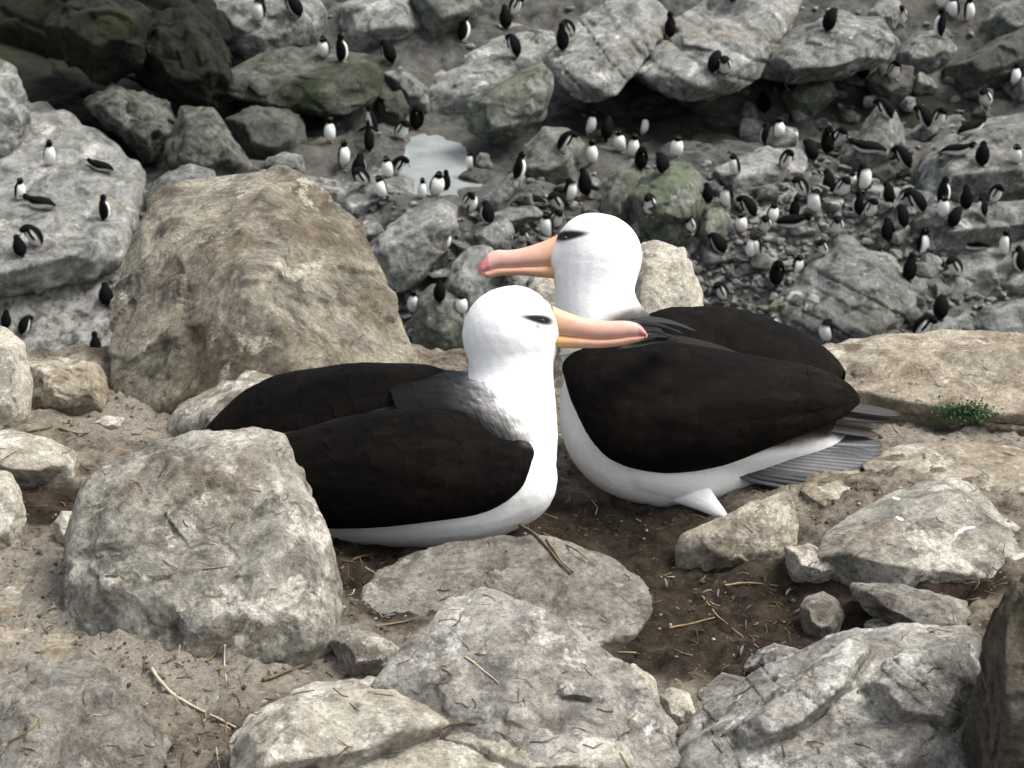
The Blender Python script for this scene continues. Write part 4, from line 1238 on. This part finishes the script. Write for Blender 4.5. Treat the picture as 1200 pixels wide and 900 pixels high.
def bill(parent, top, bot, D, Dtip, wid, hook, flip):
    """top/bot: lists of (px,py) along culmen and lower edge, from base to tip; upper and lower mandible + hooked nail"""
    n = 40
    T = spline(np.array(top, float), n); B = spline(np.array(bot, float), n)
    t = np.linspace(0, 1, n)
    Ds = D + (Dtip - D) * t
    base = np.array(parent.location)
    holder = link('bill', None, parent=parent)
    def part(name, f0, f1, i0, i1, colf, wscale):
        rings = []
        for i in range(i0, i1):
            a = T[i] * (1 - f0) + B[i] * f0
            b = T[i] * (1 - f1) + B[i] * f1
            A_, B_ = Pd(a[0], a[1], Ds[i]), Pd(b[0], b[1], Ds[i])
            c = (A_ + B_) / 2; up = (A_ - B_) / 2
            wv = FW * (wid * wscale * (1 - .55 * t[i] ** 1.5))
            rings.append((c, wv, up))
        V, Fs = sweep(rings, 20)
        k = np.arange(len(V)) // 20
        ph = 2 * np.pi * (np.arange(len(V)) % 20) / 20
        tt = t[i0 + np.clip(k, 0, i1 - i0 - 1)]
        C = colf(tt, np.sin(ph))
        me = mesh_from(name, recentre(V, base), Fs); set_col(me, C)
        return link(name, me, M['bill'], parent=holder)
    st = [(0, (.60, .36, .19)), (.18, (.60, .35, .25)), (.5, (.61, .35, .285)), (.78, (.63, .37, .315)), (.86, (.55, .19, .20)), (1, (.54, .25, .22))]
    def cu(tt, s):
        c = lerp_cols(st, tt)
        g = np.exp(-((s + .55) / .12) ** 2) * .25 + np.exp(-((s - .25) / .06) ** 2) * .18 * (tt < .75)
        c = c * (1 - g[:, None])
        c[tt < .02] = [.05, .045, .045]
        nail = sm(.80, .83, tt) * (1 - sm(.83, .86, tt))
        return c * (1 - .25 * nail[:, None])
    def cl(tt, s):
        c = lerp_cols([(0, (.60, .36, .14)), (.25, (.57, .32, .21)), (1, (.56, .29, .24))], tt)
        c[tt < .02] = [.05, .045, .045]
        return c
    part('upper_mandible', 0, .74, 0, n, cu, 1.0)
    part('lower_mandible', .66, 1.0, 0, int(n * .93), cl, .8)
    # hooked nail
    hk = spline(np.array(hook, float), 10)
    rings = []
    for i in range(10):
        P_ = Pd(hk[i, 0], hk[i, 1], Dtip)
        r = hk[i, 2] * Dtip / F
        rings.append((P_, RT * r, FW * r * .8))
    V, Fs = sweep(rings, 12)
    C = lerp_cols([(0, (.62, .16, .16)), (.7, (.66, .30, .22)), (1, (.75, .66, .50))], np.repeat(np.linspace(0, 1, 10), 12))
    me = mesh_from('bill_hook', recentre(V, base), Fs); set_col(me, C)
    link('bill_hook', me, M['bill'], parent=holder)

def eye(parent, px, py, D, r):
    iv, ifc = ico(3)
    c = Pd(px, py, D)
    me = mesh_from('eye', recentre(iv * r * np.array([1.2, .8, .8]) + c, np.array(parent.location)), ifc)
    return link('eye', me, M['eye'], parent=parent)

WHITE = np.array([.84, .84, .83])
def streaks(V, seed, sx, sy, sz):
    return fbm(V * np.array([sx, sy, sz]), 4, seed)

# ---------------- left albatross (faces right, bill tucked into its mate)
DL = 3.34
baseL = Pd(520, 640, DL); baseL[2] = min(baseL[2], 0.03)
albL = link('albatross', None, label='sitting albatross in front, bill tucked into the back feathers of its mate', cat='albatross', group='pair of albatrosses on the ledge', loc=baseL)
balls = chain([(250, 548, 34, 3.50), (310, 555, 52, 3.46), (390, 562, 72, 3.41), (470, 558, 86, 3.36), (535, 551, 93, 3.34), (566, 537, 87, 3.335)], 40)
balls += chain([(560, 540, 92, 3.335), (582, 512, 72, 3.33), (594, 476, 58, 3.33), (599, 438, 50, 3.33), (598, 398, 53, 3.33)], 30)
balls += chain([(598, 392, 57, 3.33), (602, 382, 48, 3.33)], 4) + chain([(606, 386, 47, 3.33), (634, 386, 26, 3.325)], 8)
balls += chain([(612, 404, 42, 3.33), (632, 396, 24, 3.325)], 6)
balls += chain([(618, 384, 38, 3.325), (626, 385, 31, 3.32)], 4)
balls += chain([(594, 560, 60, 3.29), (540, 576, 64, 3.285), (470, 584, 58, 3.31), (410, 588, 52, 3.345)], 20)   # fluffed flank
me, V = remeshed(balls, .0032, 16)
x, y, d = side(V, DL)
n1 = streaks(V, 5, 14, 14, 40)
lim = 552 + (y - 440) * .80 + n1 * 22
dark = 1 - sm(-88, 16, x - lim)
under = sm(596, 612, y + n1 * 6 - (x - 480) * -.02)
dark = dark * (1 - under) * (1 - sm(515, 560, y - (600 - x) * .55))
mant = lerp_cols([(0, tuple(WHITE)), (.35, (.42, .41, .40)), (.7, (.10, .092, .085)), (1, (.012, .0105, .009))], dark)
C = mant
# brow streak through the eye
def brow(x, y, d, cx, cy, lx, ly, slope, tail):
    u = (x - cx); v_ = (y - cy) - slope * u
    q = np.where(u * tail > 0, np.abs(u) / (lx * 1.5), np.abs(u) / lx) ** 2 + (v_ / (ly * (1 - .3 * np.clip(u * tail / lx, -1, 1)))) ** 2
    return 1 - sm(.35, 1.5, q)
b = brow(x, y, d, 633, 376, 15, 5.6, .14, -1)
C = C * (1 - b[:, None]) + np.array([.012, .012, .014]) * b[:, None]
sh = (1 - sm(.4, 1.6, ((x - 630) / 34) ** 2 + ((y - 373) / 14) ** 2)) * .22
C = C * (1 - sh[:, None] * (1 - dark[:, None]))
V2 = V + 0
me.vertices.foreach_set('co', recentre(V2, baseL).astype(np.float32).ravel()); me.update()
me.materials.clear(); set_col(me, C)
bodyL = link('body', me, M['plumage'], parent=albL)
for s_, dd in ((1, -.0705), (-1, .0705)):
    eye(albL, 635, 376, 3.328 + dd * 1.0, .0042)
def tintL(u, v):
    n = fbm(np.stack([u.ravel() * 14, v.ravel() * 9, u.ravel() * 0], 1), 4, 3).reshape(u.shape)
    front = (1 - sm(.02, .20, u + n * .06)) * (1 - sm(.35, .8, v))
    edge = sm(.93, 1.0, v + n * .03)
    br = 1 + .35 * (1 - sm(0, .12, v)) * sm(.2, .5, u) + .3 * n
    c = np.stack([br * 1.05, br * .98, br * .92], -1)
    # grey mantle streaks running into the shoulder, fading with distance from the white neck
    g = (1 - sm(.0, .26, u + n * .10 + v * .30)) * (1 - sm(.2, .5, v))
    return c * (1 + 40 * g ** 2.0)[..., None] * (np.array([.92, 1.0, 1.1]) * g[..., None] + (1 - g[..., None]))
wing('wing', [
    [(622, 520, 3.235), (626, 532, 3.205), (620, 545, 3.20)],
    [(600, 502, 3.24), (610, 540, 3.188), (604, 578, 3.195)],
    [(556, 480, 3.25), (572, 540, 3.182), (566, 601, 3.195)],
    [(485, 478, 3.255), (500, 540, 3.185), (500, 612, 3.195)],
    [(410, 487, 3.285), (420, 550, 3.215), (430, 619, 3.225)],
    [(345, 506, 3.33), (350, 560, 3.26), (365, 618, 3.265)],
    [(285, 525, 3.38), (290, 562, 3.33), (300, 606, 3.33)],
    [(230, 545, 3.43), (232, 562, 3.41), (235, 582, 3.41)],
    [(190, 562, 3.47), (190, 566, 3.465), (190, 570, 3.47)]], albL, M['wing'], nu=90, nv=44, thick=.012, tint=tintL, seed=4)
wing('wing', [
    [(545, 474, 3.31), (540, 446, 3.35), (540, 470, 3.41)],
    [(520, 480, 3.31), (515, 437, 3.38), (515, 480, 3.46)],
    [(480, 488, 3.32), (470, 434, 3.40), (470, 495, 3.50)],
    [(410, 495, 3.34), (400, 435, 3.44), (400, 500, 3.54)],
    [(345, 510, 3.38), (342, 443, 3.49), (345, 505, 3.58)],
    [(300, 520, 3.42), (300, 458, 3.52), (300, 510, 3.60)],
    [(268, 522, 3.47), (268, 482, 3.54), (268, 515, 3.60)],
    [(240, 520, 3.53), (240, 505, 3.56), (240, 520, 3.60)]], albL, M['wing'], nu=70, nv=36, thick=.010, tint=tintL, seed=6)
def tintM(u, v):
    n = fbm(np.stack([u.ravel() * 5, v.ravel() * 22, u.ravel() * 0 + 4], 1), 4, 3).reshape(u.shape)
    q = u + n * .12 + .18 * (1 - sm(0, .35, v)) + .10 * sm(.7, 1, v)
    g = np.interp(q, [0, .12, .28, .45, .65, .85], [.85, .58, .20, .045, .005, .0012])
    return np.stack([g, g * .975, g * .95], -1)
wing('mantle', [
    [(624, 518, 3.228), (596, 462, 3.235), (566, 438, 3.36)],
    [(598, 518, 3.192), (572, 466, 3.238), (545, 436, 3.37)],
    [(562, 508, 3.196), (542, 464, 3.272), (520, 434, 3.385)],
    [(516, 494, 3.222), (502, 466, 3.285), (490, 433, 3.395)],
    [(468, 486, 3.245), (460, 468, 3.305), (450, 435, 3.415)]], albL, M['plumage'], nu=60, nv=36, thick=.006, tint=tintM, seed=16)
for k, (a, b_, c0) in enumerate([((330, 470), (238, 512), (.10, .075, .055)), ((350, 462), (252, 500), (.075, .058, .045)), ((370, 455), (272, 480), (.045, .036, .03))]):
    feather('primary_feather', albL, Pd(a[0], a[1], 3.50), Pd(b_[0], b_[1], 3.535), .014, -FW * .5 + UP, M['tailgrey'], c0, shaft=(.12, .10, .08))
bill(albL, [(646, 358), (668, 367), (692, 374), (714, 376), (734, 376), (749, 380), (757, 389)],
     [(648, 408), (678, 408), (702, 408), (724, 406), (738, 403), (750, 400), (757, 396)], 3.318, 3.305, .0195, [(746, 388, 6), (751, 390, 6), (755, 393, 4), (757, 396, 1)], 1)

# ---------------- right albatross (faces left, sits behind)
DR = 3.60
baseR = Pd(800, 600, DR); baseR[2] = min(baseR[2], 0.03)
albR = link('albatross', None, label='albatross behind with raised head in profile and grey tail showing', cat='albatross', group='pair of albatrosses on the ledge', loc=baseR)
balls = chain([(732, 470, 74, DR), (760, 480, 92, DR), (800, 488, 94, DR), (850, 492, 80, 3.61), (905, 498, 58, 3.63), (950, 510, 38, 3.65), (985, 520, 22, 3.67)], 44)
balls += chain([(745, 470, 84, DR), (722, 420, 64, DR), (702, 375, 51, DR), (697, 340, 47, DR), (700, 310, 50, DR)], 30)
balls += chain([(702, 301, 51, DR), (694, 292, 43, DR)], 4) + chain([(692, 296, 44, DR), (668, 302, 25, DR - .005)], 8)
balls += chain([(690, 322, 42, DR), (670, 310, 22, DR - .005)], 6)
balls += chain([(716, 470, 60, 3.57), (714, 505, 55, 3.555), (735, 532, 52, 3.55), (775, 545, 50, 3.55)], 16)
balls += chain([(760, 535, 48, 3.53), (800, 548, 44, 3.54), (840, 545, 38, 3.57), (890, 535, 28, 3.61), (930, 528, 16, 3.64)], 18)
me, V = remeshed(balls, .0034, 14)
x, y, d = side(V, DR)
n1 = streaks(V, 15, 14, 14, 40)
limx = np.maximum(708 - (y - 372) * .9, 664 + (y - 438) * .62) + n1 * 8
dark = sm(-18, 26, x - limx) * sm(352, 384, y - (700 - x) * .1 + n1 * 6)
under = sm(-14, 10, y - (535 - np.clip(x - 800, 0, 400) * .12) + n1 * 6)
dark *= 1 - under
C = lerp_cols([(0, tuple(WHITE)), (.35, (.42, .41, .40)), (.7, (.10, .092, .085)), (1, (.012, .0105, .009))], dark)
b = brow(x, y, d, 664, 278, 16, 6.6, -.06, 1)
C = C * (1 - b[:, None]) + np.array([.012, .012, .014]) * b[:, None]
sh = (1 - sm(.4, 1.6, ((x - 668) / 34) ** 2 + ((y - 277) / 13) ** 2)) * .22
C = C * (1 - sh[:, None] * (1 - dark[:, None]))
me.vertices.foreach_set('co', recentre(V, baseR).astype(np.float32).ravel()); me.update()
me.materials.clear(); set_col(me, C)
bodyR = link('body', me, M['plumage'], parent=albR)
for dd in (-.0665, .0665):
    eye(albR, 662, 279, DR + dd, .0044)
def tintR(u, v):
    n = fbm(np.stack([u.ravel() * 14, v.ravel() * 9, u.ravel() * 0 + 7], 1), 4, 3).reshape(u.shape)
    br = 1 + .25 * (1 - sm(0, .15, v)) * sm(.1, .4, u) + .35 * n + .6 * sm(.55, 1, u)
    return np.stack([br * 1.08, br * .97, br * .9], -1)
wing('wing', [
    [(668, 416, 3.53), (659, 428, 3.515), (662, 442, 3.51)],
    [(692, 404, 3.53), (676, 445, 3.468), (682, 490, 3.470)],
    [(724, 399, 3.53), (712, 465, 3.432), (712, 536, 3.450)],
    [(770, 399, 3.52), (766, 475, 3.428), (772, 554, 3.455)],
    [(830, 407, 3.525), (832, 476, 3.435), (842, 547, 3.465)],
    [(890, 418, 3.54), (898, 470, 3.465), (906, 523, 3.495)],
    [(948, 428, 3.57), (956, 465, 3.52), (960, 502, 3.545)],
    [(988, 446, 3.60), (990, 466, 3.585), (990, 486, 3.60)],
    [(1006, 464, 3.62), (1007, 469, 3.62), (1006, 474, 3.62)]], albR, M['wing'], nu=90, nv=44, thick=.012, tint=tintR, seed=9)
wing('wing', [
    [(735, 400, 3.56), (745, 374, 3.60), (745, 400, 3.66)],
    [(775, 405, 3.56), (785, 367, 3.64), (785, 410, 3.74)],
    [(830, 415, 3.57), (840, 366, 3.67), (840, 415, 3.77)],
    [(880, 425, 3.58), (890, 376, 3.69), (890, 425, 3.78)],
    [(925, 432, 3.60), (935, 394, 3.70), (935, 430, 3.78)],
    [(960, 440, 3.63), (968, 416, 3.70), (968, 440, 3.76)],
    [(985, 445, 3.67), (990, 436, 3.69), (990, 446, 3.73)]], albR, M['wing'], nu=70, nv=36, thick=.010, tint=tintR, seed=12)
tf = spline(np.array([(778, 556, 40, 3.53), (805, 572, 25, 3.512), (826, 588, 14, 3.50), (844, 602, 7, 3.495), (857, 613, 1.2, 3.495)], float), 16)
V, Fs = sweep([(Pd(a, b_, d_), (RT * .75 + UP * .65) * r * d_ / F, FW * r * .55 * d_ / F) for a, b_, r, d_ in tf], 16)
me = mesh_from('flank_tuft', recentre(V, baseR), Fs); set_col(me, np.tile(WHITE, (len(V), 1)))
link('flank_tuft', me, M['plumage'], parent=albR)
tailR = link('tail', None, parent=albR)
for k in range(12):
    f_ = k / 11.0
    tip = (1034 - 14 * (f_) - 88 * f_ ** 3, 523 + 40 * f_ ** .8)
    rt = (850 + 50 * (1 - f_), 517 + 30 * f_)
    cc = np.array([.030, .033, .037]) * (.75 + .5 * ((k * 37) % 10) / 10)
    feather('tail_feather', tailR, Pd(rt[0], rt[1], 3.575 - .004 * k), Pd(tip[0], tip[1], 3.63 - .007 * k), .021, -FW * .85 + UP * .5, M['tailgrey'], cc, shaft=(.13, .13, .13), base_loc=baseR, blunt=.75,
            curve_col=lambda t, q, cc=cc: cc * (1 + .35 * max(0, q) ** 2) * (.9 + .3 * t))
for k, (a, b_, c0) in enumerate([((955, 470), (1056, 486), (.012, .0095, .008)), ((950, 482), (1046, 492), (.020, .015, .012)), ((930, 492), (1032, 510), (.040, .031, .026)), ((925, 490), (1022, 503), (.026, .020, .017)), ((940, 455), (1008, 462), (.022, .018, .016))]):
    feather('primary_feather', albR, Pd(a[0], a[1], 3.575), Pd(b_[0], b_[1], 3.64), .012, -FW * .8 + UP * .6, M['tailgrey'], c0, shaft=tuple(np.array(c0) * 2.2), base_loc=baseR)
for a, b_, c0 in [((724, 378), (800, 391), (.010, .009, .008)), ((740, 374), (815, 388), (.008, .007, .006)), ((722, 410), (795, 399), (.010, .009, .008)), ((748, 392), (785, 395), (.05, .05, .05)), ((690, 402), (655, 416), (.20, .19, .17))]:
    Df = 3.325 if a[0] < 747 and a[0] > 715 else 3.335 if a[0] < 760 and a[0] > 745 else 3.515
    feather('covert_feather', albR, Pd(a[0], a[1], Df), Pd(b_[0], b_[1], Df + (.13 if Df < 3.4 else 0)), .011, -FW * .6 + UP * .8, M['tailgrey'], c0, shaft=tuple(np.array(c0) * 1.3), base_loc=baseR, bend=.05)
bill(albR, [(658, 273), (636, 283), (614, 290), (597, 293), (582, 293), (570, 299), (563, 311)],
     [(656, 327), (634, 325), (612, 323), (596, 323), (583, 324), (573, 326), (566, 323)], DR, DR - .01, .0215, [(571, 306, 8), (566, 314, 6), (566, 321, 4), (569, 327, .8)], -1)

# ------------------------------------------------------------------ small things on the near ledge
DG = dgraph()
def near_hit(px, py):
    h = cast_px(px, py, 1.0, 8)
    return h
def tube(name, P, r, mat, lab, cat, taper=.5, group=None):
    P = np.array(P)
    S = spline(P, max(12, len(P) * 6))
    n = len(S)
    S = S + .0018 * np.stack([gnoise(S * 30, 1), gnoise(S * 30, 2), gnoise(S * 30, 3)], 1)
    tan = np.gradient(S, axis=0); tan /= np.linalg.norm(tan, axis=1)[:, None]
    rings = []
    for i in range(n):
        a = np.cross(tan[i], [0, 0, 1.]); a /= max(np.linalg.norm(a), 1e-6)
        b_ = np.cross(a, tan[i])
        rr = r * (1 - (1 - taper) * i / (n - 1)) * (1 + .15 * math.sin(i * 1.7))
        rings.append((S[i], a * rr, b_ * rr))
    V, Fs = sweep(rings, 7)
    me = mesh_from(name, recentre(V, S[0]), Fs)
    return link(name, me, mat, label=lab, cat=cat, group=group, loc=S[0])

TW = [
 ([(178, 785), (200, 812), (236, 834), (276, 853)], .0042, 'twigpale', 'bleached curved stem lying on dirt below the flat faced boulder'),
 ([(308, 799), (330, 792), (356, 778)], .0046, 'twigdark', 'short thick twig on dirt under the corner of the flat faced boulder'),
 ([(241, 777), (250, 766), (261, 752)], .0028, 'twigdark', 'thin grey twig leaning up at the foot of the flat faced boulder'),
 ([(265, 755), (263, 780), (266, 806)], .0022, 'twigpale', 'thin pale straight stem lying beside the leaning grey twig'),
 ([(608, 614), (628, 628), (645, 648), (668, 674)], .0042, 'twigdark', 'dark twig sticking from under the breast of the left albatross'),
 ([(636, 626), (665, 640), (698, 664)], .0034, 'straw', 'straw coloured twig crossing the low slab below the albatross pair'),
 ([(640, 632), (655, 655), (672, 672)], .0030, 'straw', 'straw beside the dark twig on the low slab'),
 ([(770, 738), (800, 734), (838, 724)], .0030, 'straw', 'long straw lying flat on the dark nest dirt'),
 ([(822, 700), (846, 728), (888, 760)], .0030, 'straw', 'long diagonal straw across the dark nest dirt'),
 ([(848, 686), (880, 684), (912, 688)], .0028, 'straw', 'pale straw near the rough upright rock under the tail'),
 ([(60, 500), (90, 508), (104, 508)], .0036, 'straw', 'dry straw on the dirt in front of the huge brown boulder'),
 ([(30, 506), (60, 500), (84, 495)], .0030, 'straw', 'dry curved straw behind the rounded pale rock'),
 ([(505, 858), (545, 846), (590, 862), (610, 880)], .0026, 'twigdark', 'thin bent stem lying over the wide pale topped rock'),
 ([(545, 770), (565, 785), (584, 802)], .0022, 'twigpale', 'fine pale stem on the face of the peaked grey boulder'),
 ([(735, 858), (738, 845), (746, 836)], .0024, 'straw', 'short straw standing by the lower face of the peaked grey boulder'),
 ([(398, 668), (418, 655), (440, 650)], .0030, 'twigdark', 'dark twig under the belly of the left albatross'),
 ([(440, 734), (470, 730), (486, 726)], .0024, 'straw', 'short straw in the dark pocket behind the peaked grey boulder'),
 ([(12, 870), (40, 850), (52, 800)], .0022, 'straw', 'thin grass stem on the low sloping foreground rock'),
]
for pts, r, mt, lab in TW:
    Q = []
    for a, b_ in pts:
        h = near_hit(a, b_)
        if h: Q.append(h[0] + h[1] * r * .7)
    if len(Q) >= 2: tube('twig', Q, r * .72, M[mt], lab, 'twig')

# white droppings splashed on the mound
GU = [([(1064, 571), (1072, 578), (1080, 592), (1088, 602)], 4.5, 'long white dropping streak running down the mound'), ([(1046, 583), (1054, 586)], 5.0, 'white dropping spot near the top of the mound'),
      ([(1050, 606), (1058, 610)], 4.5, 'white dropping spot lower on the mound'), ([(1118, 628), (1130, 620), (1142, 618)], 4.0, 'white dropping smear on the right flank of the mound')]
for pts, rp, lab in GU:
    Q = []; Nn = []
    S = spline(np.array(pts, float), 14)
    for a, b_ in S:
        h = near_hit(a, b_)
        if h and (not Q or np.linalg.norm(h[0] - Q[-1]) < .06): Q.append(h[0]); Nn.append(h[1])
    if len(Q) < 3: continue
    Q = np.array(Q); n = len(Q)
    tan = np.gradient(Q, axis=0)
    rings = []
    for i in range(n):
        t_ = tan[i] / max(np.linalg.norm(tan[i]), 1e-6)
        w_ = np.cross(t_, Nn[i]); w_ /= max(np.linalg.norm(w_), 1e-6)
        e = math.sin(math.pi * (i + .6) / (n + .2)) ** .35
        wid = rp * 2.1 / F * e * (.65 + .5 * abs(math.sin(i * 1.9 + rp)))
        rings.append((Q[i] + Nn[i] * .0003, w_ * wid, Nn[i] * .0009))
    V, Fs = sweep(rings, 10)
    me = mesh_from('bird_dropping', recentre(V, Q[0]), Fs)
    link('bird_dropping', me, M['guano'], label=lab, cat='dropping', loc=Q[0])

# loose down and feathers
for i, (px, py, a, lab, ln) in enumerate([
    (822, 698, .3, 'small pale feather at the end of the diagonal straw', 14), (842, 702, 1.4, 'curled white feather on the dark nest dirt', 16), (712, 728, 2.4, 'tiny blue white feather by the nest edge straw', 10),
    (930, 722, .2, 'pale grey feather beside the reddish brown stone', 16), (922, 700, 1.0, 'wispy white feather above the reddish brown stone', 14), (290, 788, .8, 'white down tuft on dirt below the flat faced boulder', 12),
    (426, 700, 1.3, 'white feather in the dark pocket below the left albatross', 18), (448, 727, .1, 'curled grey feather in the dark pocket near the peaked boulder', 16), (780, 690, 1.9, 'white quill stuck in the nest dirt below the right albatross', 16),
    (455, 878, .5, 'pale feather scrap on the wide pale topped rock', 12), (868, 770, 1.2, 'thin white quill near the small grey stone', 14)]):
    h = near_hit(px, py)
    if not h: continue
    d_ = np.array([math.cos(a), math.sin(a), .15]); d_ -= h[1] * (d_ @ h[1]) * .7
    L_ = ln * 1.5e-3 * .9
    f_ = feather('loose_feather', None, h[0] + h[1] * .004, h[0] + h[1] * .007 + d_ * L_, .0016, h[1], M['tailgrey'], (.12, .12, .12), shaft=(.2, .2, .19), base_loc=h[0], bend=.12)
    f_.location = h[0]; f_['label'] = lab; f_['category'] = 'feather'

# pebbles and straw litter over the soil (uncountable)
r_ = np.random.RandomState(90)
pb = {'soil': [], 'beige': [], 'pale': []}
straw = []
for i in range(9000):
    px, py = r_.uniform(0, 1200), r_.uniform(430, 900)
    h = near_hit(px, py)
    if h is None: continue
    onsoil = h[2].name == ledge.name
    if onsoil and r_.rand() < .75:
        R = (.8 + 4.0 * r_.rand() ** 5) * 3.3 / F
        pb[('soil', 'soil', 'beige', 'soil', 'soil')[r_.randint(5)]].append((h[0], R, r_.uniform(0, 6.28), r_.randint(4)))
    if (onsoil and r_.rand() < .18) or (h[2].name.startswith(('slab', 'rock', 'boulder')) and h[1][2] > .55 and r_.rand() < .05):
        straw.append((h[0], h[1]))
for mt, it in pb.items():
    if not it: continue
    o = scatter_mesh('pebbles', it, M[mt] if mt != 'soil' else M['dark'], label='fine crumbs and pebbles strewn over the ledge soil', cat='pebbles')
Vs, Fs, n = [], [], 0
for p, nr in straw:
    a = r_.uniform(0, 6.28); L_ = r_.uniform(.008, .040); rr = r_.uniform(.0004, .0011)
    d_ = np.array([math.cos(a), math.sin(a), 0]); d_ -= nr * (d_ @ nr); d_ /= np.linalg.norm(d_)
    w_ = np.cross(nr, d_)
    bd = w_ * r_.uniform(-.25, .25) * L_
    rings = []
    lift = r_.uniform(0, .25)
    for q in (0, .5, 1):
        c_ = p + nr * (rr * .6 + lift * L_ * q * q * .5) + d_ * L_ * (q - .5) + bd * (4 * q * (1 - q))
        rings.append((c_, w_ * rr, nr * rr))
    V, Fq = sweep(rings, 4)
    Vs.append(V); Fs += [tuple(i + n for i in f) for f in Fq]; n += len(V)
me = mesh_from('straw_litter', np.vstack(Vs), Fs)
me.materials.append(M['straw']); me.materials.append(M['twigdark']); me.materials.append(M['twigpale'])
mi = np.repeat(r_.choice(3, size=len(straw), p=[.2, .7, .1]), len(me.polygons) // len(straw))
me.polygons.foreach_set('material_index', mi.astype(np.int32))
link('straw_litter', me, label='dry straw bits and broken stems littering the ledge soil', cat='straw', kind='stuff')

# green plant at the ochre rim
h = near_hit(1128, 480)
root = h[0]
pl = link('green_plant', None, label='small dark green leafy plant growing at the foot of the ochre ledge rim', cat='plant', loc=root)
Vs, Fs, n = [], [], 0
for i in range(900):
    dx = r_.normal(0, .024); up_ = abs(r_.normal(0, .016)) + .0; dy = -.010 - abs(r_.normal(0, .010))
    c_ = np.array([dx + up_ * .1, dy * (1 - up_ * 3), up_ - .012])
    s_ = r_.uniform(.003, .006)
    a = r_.normal(size=3); a /= np.linalg.norm(a); b_ = np.cross(a, r_.normal(size=3)); b_ /= np.linalg.norm(b_); nn_ = np.cross(a, b_)
    V = np.array([c_ - a * s_, c_ + b_ * s_ * .5 + nn_ * s_ * .15, c_ + a * s_, c_ - b_ * s_ * .5 + nn_ * s_ * .15])
    Vs.append(V); Fs.append((n, n + 1, n + 2, n + 3)); n += 4
me = mesh_from('leaves', np.vstack(Vs), Fs, smooth=False)
link('leaves', me, M['leaf'], parent=pl, kind='stuff')
print('tris approx', sum(len(o.data.polygons) for o in SC.objects if o.type == 'MESH'))
